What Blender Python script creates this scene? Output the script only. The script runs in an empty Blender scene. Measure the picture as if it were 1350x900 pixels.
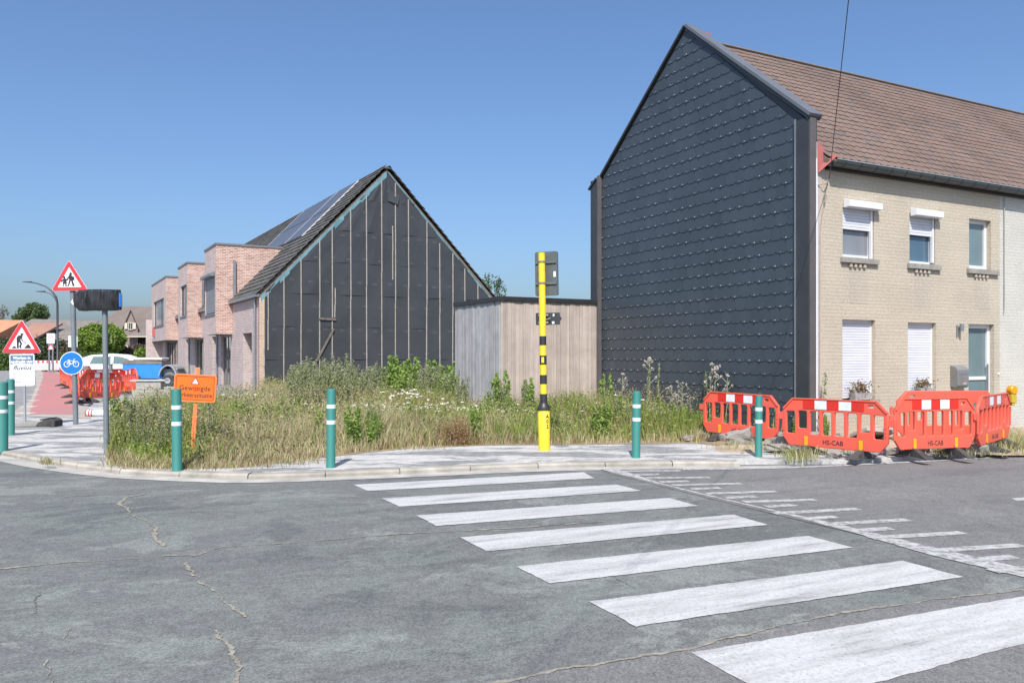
import bpy, math, random
import numpy as np
from mathutils import Vector, Matrix

# ---------------------------------------------------------------- camera, sky, sun
S = bpy.context.scene
COL = S.collection
F, HZ, CH = 1070.0, 467.0, 1.65          # focal length in photo pixels, horizon row, eye height
cam_d = bpy.data.cameras.new('camera'); cam = bpy.data.objects.new('camera', cam_d); COL.objects.link(cam)
cam.location = (0, 0, CH); cam.rotation_euler = (math.radians(90), 0, 0)
cam_d.sensor_width = 36; cam_d.lens = F/1350*36; cam_d.shift_y = (HZ-450)/1350
cam_d.clip_start = 0.05; cam_d.clip_end = 4000
S.camera = cam
W = bpy.data.worlds.new("World"); S.world = W; W.use_nodes = True
nt = W.node_tree
sky = nt.nodes.new('ShaderNodeTexSky'); sky.sky_type = 'NISHITA'; sky.sun_disc = False
SUN_EL, SUN_AZ = math.radians(50), math.radians(183.5)   # azimuth clockwise from +Y
sky.sun_elevation = SUN_EL; sky.sun_rotation = SUN_AZ
sky.air_density = 1.0; sky.dust_density = 2.5; sky.ozone_density = 8.0; sky.altitude = 0
bg = nt.nodes['Background']; bg.inputs['Strength'].default_value = 0.120
nt.links.new(sky.outputs[0], bg.inputs['Color'])
sl = bpy.data.lights.new('sun', 'SUN'); sl.energy = 4.3; sl.angle = math.radians(0.53); sl.color = (1.0, 0.955, 0.89)
so = bpy.data.objects.new('sun', sl); COL.objects.link(so)
sd = Vector((math.sin(SUN_AZ)*math.cos(SUN_EL), math.cos(SUN_AZ)*math.cos(SUN_EL), math.sin(SUN_EL)))
so.rotation_euler = sd.to_track_quat('Z', 'Y').to_euler(); so.location = (0, -20, 40)
S.view_settings.view_transform = 'Standard'; S.view_settings.look = 'None'
S.view_settings.exposure = 0.50; S.view_settings.gamma = 1.0; S.view_settings.use_curve_mapping = False

R = random.Random(7); NR = np.random.default_rng(11)

# ---------------------------------------------------------------- measuring helpers
def gp(px, py, z=0.0):
    Y = (CH-z)*F/(py-HZ); return Vector(((px-675)/F*Y, Y, z))
def at(px, py, Y):
    return Vector(((px-675)/F*Y, Y, CH+(HZ-py)/F*Y))
class Frame:
    """a building's own axes: x along its street front (or gable), y to its back"""
    def __init__(s, o, ang): s.o = Vector(o); s.a = ang; s.m = Matrix.Translation(s.o) @ Matrix.Rotation(ang, 4, 'Z'); s.i = s.m.inverted()
    def on(s, px, py, axis, val):
        o = s.i @ Vector((0, 0, CH)); d = s.i.to_3x3() @ Vector(((px-675)/F, 1, (HZ-py)/F))
        t = (val-o[axis])/d[axis]; return o+d*t

# ---------------------------------------------------------------- materials
def nn(t, typ, **kw):
    n = t.nodes.new(typ)
    for k, v in kw.items(): setattr(n, k, v)
    return n
def ramp(t, fac, stops, interp='LINEAR'):
    r = nn(t, 'ShaderNodeValToRGB'); r.color_ramp.interpolation = interp
    e = r.color_ramp.elements
    while len(e) < len(stops): e.new(0.5)
    for i, (p, c) in enumerate(stops):
        e[i].position = p; e[i].color = (c[0], c[1], c[2], 1) if hasattr(c, '__len__') else (c, c, c, 1)
    t.links.new(fac, r.inputs[0]); return r.outputs[0]
def noise(t, vec, scale, detail=4, rough=0.6, dist=0.0):
    n = nn(t, 'ShaderNodeTexNoise'); n.inputs['Scale'].default_value = scale; n.inputs['Detail'].default_value = detail
    n.inputs['Roughness'].default_value = rough; n.inputs['Distortion'].default_value = dist
    t.links.new(vec, n.inputs['Vector']); return n.outputs['Fac']
def mixc(t, fac, a, b, mode='MIX'):
    m = nn(t, 'ShaderNodeMix', data_type='RGBA', blend_type=mode)
    for inp, val in ((m.inputs[0], fac), (m.inputs[6], a), (m.inputs[7], b)):
        if hasattr(val, 'links') or hasattr(val, 'is_linked'): t.links.new(val, inp)
        elif hasattr(val, '__len__'): inp.default_value = (val[0], val[1], val[2], 1)
        else: inp.default_value = val
    return m.outputs[2]
def mapping(t, vec, scale=(1, 1, 1), rot=(0, 0, 0), loc=(0, 0, 0)):
    m = nn(t, 'ShaderNodeMapping'); m.inputs['Scale'].default_value = scale; m.inputs['Rotation'].default_value = rot
    m.inputs['Location'].default_value = loc
    t.links.new(vec, m.inputs['Vector']); return m.outputs[0]
def base(name, rough=0.7, metal=0.0, spec=0.5):
    m = bpy.data.materials.new(name); m.use_nodes = True; t = m.node_tree
    b = t.nodes['Principled BSDF']; b.inputs['Roughness'].default_value = rough; b.inputs['Metallic'].default_value = metal
    b.inputs['Specular IOR Level'].default_value = spec
    tc = nn(t, 'ShaderNodeTexCoord'); return m, t, b, tc.outputs['Object']
def bump(t, b, h, strength=0.3, dist=0.01):
    n = nn(t, 'ShaderNodeBump'); n.inputs['Strength'].default_value = strength; n.inputs['Distance'].default_value = dist
    t.links.new(h, n.inputs['Height']); t.links.new(n.outputs[0], b.inputs['Normal'])
MATS = {}
def M(name, col, rough=0.6, col2=None, scale=4.0, metal=0.0, bmp=0.0, bscale=60.0, spec=0.5, detail=5, stretch=(1, 1, 1)):
    if name in MATS: return MATS[name]
    m, t, b, oc = base(name, rough, metal, spec)
    v = mapping(t, oc, stretch)
    c2 = col2 or tuple(c*0.78 for c in col)
    f = noise(t, v, scale, detail)
    c = ramp(t, f, [(0.35, col), (0.68, c2)])
    t.links.new(c, b.inputs['Base Color'])
    if bmp: bump(t, b, noise(t, v, bscale, 4), bmp, 0.01)
    MATS[name] = m; return m
def island_mat(name, stops, rough=0.7, spec=0.3, extra=0.25, scale=3.0, bmp=0.2, translucent=0.0):
    """colour varies per separate piece of the mesh"""
    if name in MATS: return MATS[name]
    m, t, b, oc = base(name, rough, 0, spec)
    g = nn(t, 'ShaderNodeNewGeometry')
    c = ramp(t, g.outputs['Random Per Island'], stops)
    f = noise(t, oc, scale, 5)
    d = ramp(t, f, [(0.3, 1.0-extra), (0.7, 1.0+extra*0.4)])
    c = mixc(t, 1.0, c, d, 'MULTIPLY')
    t.links.new(c, b.inputs['Base Color'])
    if bmp: bump(t, b, noise(t, oc, 80, 3), bmp, 0.005)
    if translucent:
        tr = nn(t, 'ShaderNodeBsdfTranslucent'); t.links.new(c, tr.inputs['Color'])
        mx = nn(t, 'ShaderNodeMixShader'); mx.inputs[0].default_value = translucent
        t.links.new(b.outputs[0], mx.inputs[1]); t.links.new(tr.outputs[0], mx.inputs[2])
        t.links.new(mx.outputs[0], t.nodes['Material Output'].inputs['Surface'])
    MATS[name] = m; return m
def brick_mat(name, c1, c2, mortar, w=0.21, h=0.0625, ms=0.010, stain=0.2, bstr=0.5, msmooth=0.1, rough=0.85):
    if name in MATS: return MATS[name]
    m, t, b, oc = base(name, rough, 0, 0.2)
    sx = nn(t, 'ShaderNodeSeparateXYZ'); t.links.new(oc, sx.inputs[0])
    ad = nn(t, 'ShaderNodeMath', operation='ADD'); t.links.new(sx.outputs[0], ad.inputs[0]); t.links.new(sx.outputs[1], ad.inputs[1])
    cx = nn(t, 'ShaderNodeCombineXYZ'); t.links.new(ad.outputs[0], cx.inputs[0]); t.links.new(sx.outputs[2], cx.inputs[1])
    br = nn(t, 'ShaderNodeTexBrick'); br.offset = 0.5
    br.inputs['Scale'].default_value = 1.0; br.inputs['Brick Width'].default_value = w; br.inputs['Row Height'].default_value = h
    br.inputs['Mortar Size'].default_value = ms; br.inputs['Mortar Smooth'].default_value = msmooth; br.inputs['Bias'].default_value = 0.0
    br.inputs['Color1'].default_value = (*c1, 1); br.inputs['Color2'].default_value = (*c2, 1); br.inputs['Mortar'].default_value = (*mortar, 1)
    t.links.new(cx.outputs[0], br.inputs['Vector'])
    f = noise(t, cx.outputs[0], 0.9, 6); d = ramp(t, f, [(0.3, 1-stain), (0.65, 1.04)])
    c = mixc(t, 1.0, br.outputs['Color'], d, 'MULTIPLY')
    f2 = noise(t, cx.outputs[0], 22, 3); d2 = ramp(t, f2, [(0.35, 0.86), (0.65, 1.08)])
    c = mixc(t, 1.0, c, d2, 'MULTIPLY')
    t.links.new(c, b.inputs['Base Color'])
    inv = nn(t, 'ShaderNodeMath', operation='SUBTRACT'); inv.inputs[0].default_value = 1.0; t.links.new(br.outputs['Fac'], inv.inputs[1])
    bump(t, b, inv.outputs[0], bstr, 0.008)
    MATS[name] = m; return m
def glass_mat(name, tint=(0.05, 0.07, 0.08), rough=0.04):
    if name in MATS: return MATS[name]
    m, t, b, oc = base(name, rough, 0, 0.9)
    f = noise(t, oc, 0.8, 2); c = ramp(t, f, [(0.3, tint), (0.7, tuple(x*1.5 for x in tint))])
    t.links.new(c, b.inputs['Base Color']); MATS[name] = m; return m

# ---------------------------------------------------------------- mesh helpers
class MB:
    def __init__(s): s.v = []; s.f = []; s.m = []
    def add(s, vs, fs, m=0):
        o = len(s.v); s.v += [tuple(v) for v in vs]
        for f in fs: s.f.append(tuple(i+o for i in f)); s.m.append(m)
        return s
    def box(s, x0, x1, y0, y1, z0, z1, m=0):
        vs = [(x0,y0,z0),(x1,y0,z0),(x1,y1,z0),(x0,y1,z0),(x0,y0,z1),(x1,y0,z1),(x1,y1,z1),(x0,y1,z1)]
        return s.add(vs, [(0,3,2,1),(4,5,6,7),(0,1,5,4),(1,2,6,5),(2,3,7,6),(3,0,4,7)], m)
    def obox(s, c, ax, ay, az, m=0):
        c = Vector(c); ax, ay, az = Vector(ax), Vector(ay), Vector(az); vs = []
        for k in (-1, 1):
            for (i, j) in ((-1,-1),(1,-1),(1,1),(-1,1)): vs.append(c+ax*i+ay*j+az*k)
        return s.add(vs, [(0,3,2,1),(4,5,6,7),(0,1,5,4),(1,2,6,5),(2,3,7,6),(3,0,4,7)], m)
    def bar(s, p0, p1, w, d, up=(0, 0, 1), m=0):
        p0, p1 = Vector(p0), Vector(p1); a = (p1-p0); n = a.normalized(); u = Vector(up)
        sd_ = n.cross(u)
        if sd_.length < 1e-4: sd_ = n.cross(Vector((0, 1, 0)))
        sd_.normalize(); u2 = sd_.cross(n).normalized()
        return s.obox((p0+p1)/2, a/2, sd_*w/2, u2*d/2, m)
    def cyl(s, p0, p1, r0, r1=None, n=12, m=0, caps=True):
        r1 = r0 if r1 is None else r1
        p0, p1 = Vector(p0), Vector(p1); d = (p1-p0).normalized(); a = d.orthogonal().normalized(); b_ = d.cross(a)
        vs = []
        for p, r in ((p0, r0), (p1, r1)):
            for i in range(n):
                t_ = 2*math.pi*i/n; vs.append(p+(a*math.cos(t_)+b_*math.sin(t_))*r)
        fs = [(i, (i+1) % n, n+(i+1) % n, n+i) for i in range(n)]
        if caps: fs += [tuple(range(n-1, -1, -1)), tuple(range(n, 2*n))]
        return s.add(vs, fs, m)
    def tube(s, pts, rs, n=10, m=0):
        pts = [Vector(p) for p in pts]
        if not hasattr(rs, '__len__'): rs = [rs]*len(pts)
        vs = []; ref = None
        for i, p in enumerate(pts):
            d = (pts[min(i+1, len(pts)-1)]-pts[max(i-1, 0)]).normalized()
            if ref is None: ref = d.orthogonal().normalized()
            a = (ref-d*ref.dot(d)).normalized(); ref = a; b_ = d.cross(a)
            for k in range(n):
                t_ = 2*math.pi*k/n; vs.append(p+(a*math.cos(t_)+b_*math.sin(t_))*rs[i])
        fs = []
        for i in range(len(pts)-1):
            for k in range(n): fs.append((i*n+k, i*n+(k+1) % n, (i+1)*n+(k+1) % n, (i+1)*n+k))
        fs += [tuple(range(n-1, -1, -1)), tuple(range((len(pts)-1)*n, len(pts)*n))]
        return s.add(vs, fs, m)
    def lathe(s, prof, n=16, m=0, c=(0, 0, 0)):
        vs = []
        for r, z in prof:
            for k in range(n): t_ = 2*math.pi*k/n; vs.append((c[0]+r*math.cos(t_), c[1]+r*math.sin(t_), c[2]+z))
        fs = []
        for i in range(len(prof)-1):
            for k in range(n): fs.append((i*n+k, i*n+(k+1) % n, (i+1)*n+(k+1) % n, (i+1)*n+k))
        fs += [tuple(range(n-1, -1, -1)), tuple(range((len(prof)-1)*n, len(prof)*n))]
        return s.add(vs, fs, m)
    def prism(s, pts, off, m=0):
        """pts: 3D loop, off: extrusion vector"""
        pts = [Vector(p) for p in pts]; off = Vector(off); n = len(pts)
        vs = pts+[p+off for p in pts]
        return s.add(vs, [tuple(range(n-1, -1, -1)), tuple(range(n, 2*n))]+[(i, (i+1) % n, n+(i+1) % n, n+i) for i in range(n)], m)
    def build(s, name, mats, parent=None, bevel=0, smooth=False, loc=None):
        me = bpy.data.meshes.new(name); me.from_pydata(s.v, [], s.f)
        for m in (mats if isinstance(mats, (list, tuple)) else [mats]): me.materials.append(m)
        if any(s.m): me.polygons.foreach_set('material_index', s.m)
        me.update()
        o = bpy.data.objects.new(name, me); COL.objects.link(o)
        fixn(me)
        if smooth:
            me.polygons.foreach_set('use_smooth', [True]*len(me.polygons))
            try: me.set_sharp_from_angle(angle=math.radians(40))
            except Exception: pass
        if parent: o.parent = parent
        if loc is not None: o.location = loc
        if bevel:
            bm = o.modifiers.new('bevel', 'BEVEL'); bm.width = bevel; bm.segments = 2; bm.limit_method = 'ANGLE'
        return o
def fixn(me):
    import bmesh
    b_ = bmesh.new(); b_.from_mesh(me); bmesh.ops.recalc_face_normals(b_, faces=b_.faces); b_.to_mesh(me); b_.free()
def np_mesh(name, verts, quads=None, tris=None, mats=(), mi=None, parent=None):
    me = bpy.data.meshes.new(name); nv = len(verts)
    q = np.zeros((0, 4), int) if quads is None else quads; t_ = np.zeros((0, 3), int) if tris is None else tris
    me.vertices.add(nv); me.vertices.foreach_set('co', np.asarray(verts, np.float32).ravel())
    nl = q.size+t_.size; me.loops.add(nl)
    me.loops.foreach_set('vertex_index', np.concatenate([q.ravel(), t_.ravel()]).astype(np.int32))
    npol = len(q)+len(t_); me.polygons.add(npol)
    st = np.concatenate([np.arange(len(q))*4, len(q)*4+np.arange(len(t_))*3]).astype(np.int32)
    me.polygons.foreach_set('loop_start', st)
    me.polygons.foreach_set('loop_total', np.concatenate([np.full(len(q), 4), np.full(len(t_), 3)]).astype(np.int32))
    for m in mats: me.materials.append(m)
    if mi is not None: me.polygons.foreach_set('material_index', np.asarray(mi, np.int32))
    me.update(calc_edges=True); me.validate()
    o = bpy.data.objects.new(name, me); COL.objects.link(o)
    if parent: o.parent = parent
    return o
def sheet(name, pts, z, mat, kind='structure', parent=None, thick=0):
    """flat sheet through 2D ground points; thick > 0 gives it sides going down"""
    mb = MB()
    if thick: mb.prism([(p[0], p[1], z-thick) for p in pts], (0, 0, thick))
    else: mb.add([(p[0], p[1], z) for p in pts], [tuple(range(len(pts)))])
    o = mb.build(name, mat, parent)
    if kind: o['kind'] = kind
    if not thick:
        me = o.data
        if me.polygons[0].normal.z < 0: me.flip_normals()
    return o
def thing(name, loc, label, cat, rz=0.0, group=None):
    o = bpy.data.objects.new(name, None); COL.objects.link(o); o.empty_display_size = 0.2
    o.location = loc; o.rotation_euler = (0, 0, rz); o['label'] = label; o['category'] = cat
    if group: o['group'] = group
    return o
def tag(o, label, cat, group=None, kind=None):
    o['label'] = label; o['category'] = cat
    if group: o['group'] = group
    if kind: o['kind'] = kind
    return o
def clone(root, loc, rz=0.0, label=None, scale=None):
    r = root.copy(); COL.objects.link(r); r.location = loc; r.rotation_euler = (0, 0, rz)
    if label: r['label'] = label
    if scale is not None: r.scale = scale
    for ch in list(root.children):
        c = ch.copy(); COL.objects.link(c); c.parent = r
        for g in ch.children:
            d = g.copy(); COL.objects.link(d); d.parent = c
    return r
UPR = Matrix.Rotation(math.radians(90), 4, 'X')     # flat shapes drawn in XY are stood upright, facing -Y
def from_curve(cu, name, mat, parent, M4):
    ob = bpy.data.objects.new('tmp', cu); COL.objects.link(ob)
    dg = bpy.context.evaluated_depsgraph_get(); dg.update()
    me = bpy.data.meshes.new_from_object(ob.evaluated_get(dg))
    bpy.data.objects.remove(ob); me.transform(M4); me.name = name
    me.materials.clear(); me.materials.append(mat)
    o = bpy.data.objects.new(name, me); COL.objects.link(o)
    if parent: o.parent = parent
    return o
def plate(name, loops, thick, mat, parent=None, bevel=0.0, y=0.0, M4=None):
    """upright plate with holes: loops of (x, z); front face at local y"""
    cu = bpy.data.curves.new(name, 'CURVE'); cu.dimensions = '2D'; cu.fill_mode = 'BOTH'
    cu.extrude = max(thick/2-bevel, 0.0); cu.bevel_depth = bevel; cu.bevel_resolution = 1; cu.offset = -bevel
    for lp in loops:
        sp = cu.splines.new('POLY'); sp.points.add(len(lp)-1)
        for i, p in enumerate(lp): sp.points[i].co = (p[0], p[1], 0, 1)
        sp.use_cyclic_u = True
    return from_curve(cu, name, mat, parent, Matrix.Translation((0, y+thick/2, 0)) @ UPR if M4 is None else M4)
def text(name, s, size, mat, parent, x, y, z, shear=0.0, sx=1.0, thick=0.001, M4=None, bold=0.0):
    cu = bpy.data.curves.new(name, 'FONT'); cu.body = s; cu.size = size; cu.align_x = 'CENTER'; cu.align_y = 'CENTER'
    cu.extrude = thick/2; cu.shear = shear; cu.offset = bold; cu.resolution_u = 3
    m4 = M4 if M4 is not None else Matrix.Translation((x, y, z)) @ UPR @ Matrix.Diagonal((sx, 1, 1, 1))
    return from_curve(cu, name, mat, parent, m4)
def rrect(w, h, r, n=4, cx=0, cz=0):
    pts = []
    for (sx, sz, a0) in ((1, 1, 0), (-1, 1, 90), (-1, -1, 180), (1, -1, 270)):
        for k in range(n+1):
            a = math.radians(a0+90*k/n); pts.append((cx+sx*(w/2-r)+r*math.cos(a), cz+sz*(h/2-r)+r*math.sin(a)))
    return pts
def disc(r, n=32, cx=0, cz=0): return [(cx+r*math.cos(2*math.pi*k/n), cz+r*math.sin(2*math.pi*k/n)) for k in range(n)]
def rtri(side, r, cz=0, n=5):
    """rounded triangle, point up, centred on its centroid"""
    R_ = side/math.sqrt(3)-2*r; pts = []
    for a0 in (90, 210, 330):
        c = (R_*math.cos(math.radians(a0)), R_*math.sin(math.radians(a0)))
        for k in range(n+1):
            a = math.radians(a0-60+120*k/n); pts.append((c[0]+r*math.cos(a), cz+c[1]+r*math.sin(a)))
    return pts
def clip_convex(poly, clip):
    """clip 2D poly by a convex counter-clockwise polygon"""
    out = poly
    for i in range(len(clip)):
        a, b_ = clip[i], clip[(i+1) % len(clip)]; inp = out; out = []
        if not inp: break
        def side(p): return (b_[0]-a[0])*(p[1]-a[1])-(b_[1]-a[1])*(p[0]-a[0])
        for j in range(len(inp)):
            p, q = inp[j-1], inp[j]; sp_, sq = side(p), side(q)
            if sq >= 0:
                if sp_ < 0: t_ = sp_/(sp_-sq); out.append((p[0]+(q[0]-p[0])*t_, p[1]+(q[1]-p[1])*t_))
                out.append(q)
            elif sp_ >= 0: t_ = sp_/(sp_-sq); out.append((p[0]+(q[0]-p[0])*t_, p[1]+(q[1]-p[1])*t_))
    return out
def inpoly(x, y, poly):
    c = np.zeros(x.shape, bool); n = len(poly)
    for i in range(n):
        x0, y0 = poly[i]; x1, y1 = poly[i-1]
        with np.errstate(divide='ignore', invalid='ignore'):
            k = ((y0 > y) != (y1 > y)) & (x < (x1-x0)*(y-y0)/(y1-y0)+x0)
        c ^= k
    return c
def rot_rand(n):
    q = NR.normal(size=(n, 4)); q /= np.linalg.norm(q, axis=1)[:, None]; w, x, y, z = q.T
    return np.stack([np.stack([1-2*(y*y+z*z), 2*(x*y-z*w), 2*(x*z+y*w)], 1), np.stack([2*(x*y+z*w), 1-2*(x*x+z*z), 2*(y*z-x*w)], 1), np.stack([2*(x*z-y*w), 2*(y*z+x*w), 1-2*(x*x+y*y)], 1)], 1)
def leaves(c, size, aspect=0.5):
    """c (n,3) centres, size (n,) -> rhombic leaf quads"""
    n = len(c); Rm = rot_rand(n); size = np.broadcast_to(size, (n,))
    L = np.array([[-1, 0, 0], [0, -aspect, 0.12], [1, 0, 0], [0, aspect, 0.12]])*0.5
    v = np.einsum('nij,kj->nki', Rm, L)*size[:, None, None]+c[:, None, :]
    return v.reshape(-1, 3), np.arange(n*4).reshape(n, 4)
# ---------------------------------------------------------------- ground materials
def asphalt(name, c0, light, dark, speck=0.35, patch=0.45, green=None):
    m, t, b, oc = base(name, 0.88, 0, 0.25)
    rv_ = mapping(t, oc, rot=(0, 0, -0.44)); f1 = noise(t, mapping(t, rv_, (0.75, 1.0, 1)), 0.6, 12, 0.70, 0.5)
    f3 = noise(t, mapping(t, rv_, (0.8, 1.3, 1), (0, 0, 0), (7, 3, 0)), 0.9, 12, 0.74, 0.5)
    c = ramp(t, f1, [(0.425, dark), (0.445, c0), (0.55, c0), (0.57, light)])
    g = ramp(t, f3, [(0.51, 0.0), (0.53, patch)])
    c = mixc(t, g, c, green or light)
    # dark tyre-polished streaks along the carriageway
    f4 = noise(t, mapping(t, rv_, (0.16, 2.6, 1)), 1.0, 6, 0.6)
    s = ramp(t, f4, [(0.52, 1.0), (0.70, 0.80)])
    c = mixc(t, 1.0, c, s, 'MULTIPLY')
    v = nn(t, 'ShaderNodeTexVoronoi'); v.inputs['Scale'].default_value = 95; t.links.new(oc, v.inputs['Vector'])
    sp = ramp(t, v.outputs['Color'], [(0.1, 1-speck), (0.8, 1+speck*0.6)])
    c = mixc(t, 1.0, c, sp, 'MULTIPLY')
    f5 = noise(t, oc, 9, 6, 0.7); s5 = ramp(t, f5, [(0.3, 0.85), (0.7, 1.12)]); c = mixc(t, 1.0, c, s5, 'MULTIPLY')
    t.links.new(c, b.inputs['Base Color'])
    bump(t, b, v.outputs['Distance'], 0.35, 0.006)
    MATS[name] = m; return m
m_road = asphalt('worn_asphalt', (0.150, 0.155, 0.152), (0.205, 0.210, 0.200), (0.118, 0.124, 0.124), 0.22, 0.55, (0.195, 0.215, 0.195))
m_coarse = asphalt('coarse_asphalt', (0.168, 0.166, 0.163), (0.19, 0.188, 0.183), (0.148, 0.147, 0.146), 0.33, 0.25)
m_cross = asphalt('crossing_surface', (0.150, 0.156, 0.152), (0.200, 0.212, 0.200), (0.122, 0.131, 0.127), 0.32, 0.55, (0.184, 0.200, 0.185))
def paint_mat():
    m, t, b, oc = base('road_paint', 0.75, 0, 0.3)
    rv_ = mapping(t, oc, rot=(0, 0, -0.44)); f = noise(t, mapping(t, rv_, (0.35, 2.6, 1)), 2.0, 9, 0.72)
    c = ramp(t, f, [(0.33, (0.24, 0.24, 0.235)), (0.44, (0.41, 0.41, 0.40)), (0.56, (0.50, 0.50, 0.49))])
    w_ = noise(t, oc, 60, 8, 0.8); k2 = ramp(t, w_, [(0.38, (0.62, 0.62, 0.62)), (0.5, (1, 1, 1))]); c = mixc(t, 1.0, c, k2, 'MULTIPLY')
    v = noise(t, oc, 38, 4, 0.7); k = ramp(t, v, [(0.28, (0.2, 0.2, 0.2)), (0.35, (1, 1, 1))]); c = mixc(t, 1.0, c, k, 'MULTIPLY')
    t.links.new(c, b.inputs['Base Color']); bump(t, b, noise(t, oc, 120, 3), 0.25, 0.004); return m
m_paint = paint_mat()
def worn_line_mat():
    m, t, b, oc = base('worn_paint', 0.8, 0, 0.3)
    f = noise(t, oc, 14, 7, 0.75)
    c = ramp(t, f, [(0.40, (0.18, 0.18, 0.18)), (0.5, (0.36, 0.36, 0.35)), (0.62, (0.46, 0.46, 0.45))])
    t.links.new(c, b.inputs['Base Color']); return m
m_worn = worn_line_mat()
def paving_mat():
    m, t, b, oc = base('dusty_paving', 0.9, 0, 0.2)
    v = mapping(t, oc, (1, 1, 1), (0, 0, 0.48))
    br = nn(t, 'ShaderNodeTexBrick'); br.offset = 0.5; br.inputs['Scale'].default_value = 1; br.inputs['Brick Width'].default_value = 0.22
    br.inputs['Row Height'].default_value = 0.22; br.inputs['Mortar Size'].default_value = 0.008
    br.inputs['Color1'].default_value = (0.27, 0.27, 0.27, 1); br.inputs['Color2'].default_value = (0.215, 0.22, 0.225, 1); br.inputs['Mortar'].default_value = (0.14, 0.135, 0.125, 1)
    t.links.new(v, br.inputs['Vector'])
    f = noise(t, mapping(t, oc, (0.55, 1.3, 1)), 1.15, 9, 0.68, 0.8)
    k = ramp(t, f, [(0.465, 0.0), (0.52, 0.85)])
    f2 = noise(t, oc, 6, 6, 0.7)
    w = ramp(t, f2, [(0.35, (0.42, 0.41, 0.395)), (0.6, (0.56, 0.545, 0.525))])
    c = mixc(t, k, br.outputs['Color'], w)
    f3 = noise(t, oc, 40, 3); d3 = ramp(t, f3, [(0.3, 0.85), (0.7, 1.08)]); c = mixc(t, 1.0, c, d3, 'MULTIPLY')
    t.links.new(c, b.inputs['Base Color'])
    inv = nn(t, 'ShaderNodeMath', operation='SUBTRACT'); inv.inputs[0].default_value = 1; t.links.new(br.outputs['Fac'], inv.inputs[1])
    bump(t, b, inv.outputs[0], 0.4, 0.006); return m
m_pave = paving_mat()
m_kerb = M('kerb_concrete', (0.42, 0.39, 0.34), 0.9, (0.30, 0.275, 0.24), 3.5, bmp=0.4, bscale=50)
m_gutter = M('gutter_concrete', (0.46, 0.44, 0.40), 0.9, (0.27, 0.26, 0.24), 2.5, bmp=0.3, detail=8)
m_soil = M('meadow_soil', (0.20, 0.155, 0.095), 0.95, (0.30, 0.24, 0.15), 2.5, bmp=0.8, bscale=25, detail=8)
m_sand = M('sandy_soil', (0.44, 0.35, 0.25), 0.95, (0.26, 0.20, 0.14), 2.2, bmp=0.9, bscale=30, detail=9)
m_grassg = M('grass_ground', (0.10, 0.13, 0.045), 0.95, (0.17, 0.16, 0.08), 1.5, bmp=0.6, bscale=20)
m_red = M('red_asphalt', (0.42, 0.165, 0.165), 0.9, (0.34, 0.18, 0.165), 1.2, bmp=0.2, detail=8)
m_beigepath = M('pale_paving', (0.40, 0.35, 0.30), 0.9, (0.30, 0.27, 0.24), 1.5, bmp=0.3, detail=8)
m_side = M('side_road_asphalt', (0.25, 0.25, 0.245), 0.9, (0.19, 0.19, 0.19), 1.2, bmp=0.3, detail=8)
m_park = M('forecourt_paving', (0.24, 0.24, 0.25), 0.9, (0.17, 0.17, 0.18), 1.8, bmp=0.3, detail=7)
m_crack = M('crack_fill', (0.31, 0.28, 0.225), 0.95, (0.16, 0.15, 0.13), 14, bmp=0.5)
m_crackd = M('crack_dark', (0.10, 0.098, 0.09), 0.95, (0.22, 0.20, 0.165), 6)

# ---------------------------------------------------------------- ground
PZ = 0.07                                   # pavement level
sheet('ground', [(-900, -300), (900, -300), (900, 1500), (-900, 1500)], -0.06, m_grassg)
road = sheet('road', [(-90, -60), (90, -60), (90, 80), (-90, 80)], 0.0, m_road)
kerb_px = [(-900, 520), (-500, 548), (-200, 575), (-60, 592), (0, 600), (60, 612), (150, 624), (230, 629), (330, 632), (435, 629), (560, 624), (700, 618), (850, 615), (950, 615), (1040, 614)]
ko = [gp(x, y) for x, y in kerb_px]
def smooth_line(pts, n=6):
    out = []
    for i in range(len(pts)-1):
        p0 = pts[max(i-1, 0)]; p1 = pts[i]; p2 = pts[i+1]; p3 = pts[min(i+2, len(pts)-1)]
        for k in range(n):
            t_ = k/n
            out.append(0.5*((2*p1)+(p2-p0)*t_+(2*p0-5*p1+4*p2-p3)*t_*t_+(3*p1-p0-3*p2+p3)*t_**3))
    out.append(pts[-1]); return out
kl = smooth_line(ko, 5)
right_edge = [gp(x, y) for x, y in [(1120, 611.5), (1200, 607.5), (1350, 599), (1600, 585), (2000, 566), (3000, 530)]]
def inward(pl, d):
    out = []
    for i, p in enumerate(pl):
        a = (pl[min(i+1, len(pl)-1)]-pl[max(i-1, 0)]).normalized(); out.append(p+Vector((-a.y, a.x, 0))*d)
    return out
kin = inward(kl, 0.20)
pave = sheet('pavement', [(p.x, p.y) for p in kin+right_edge]+[(110, 190), (-170, 190), (-170, 30)], PZ, m_pave, thick=0.1)
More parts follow.
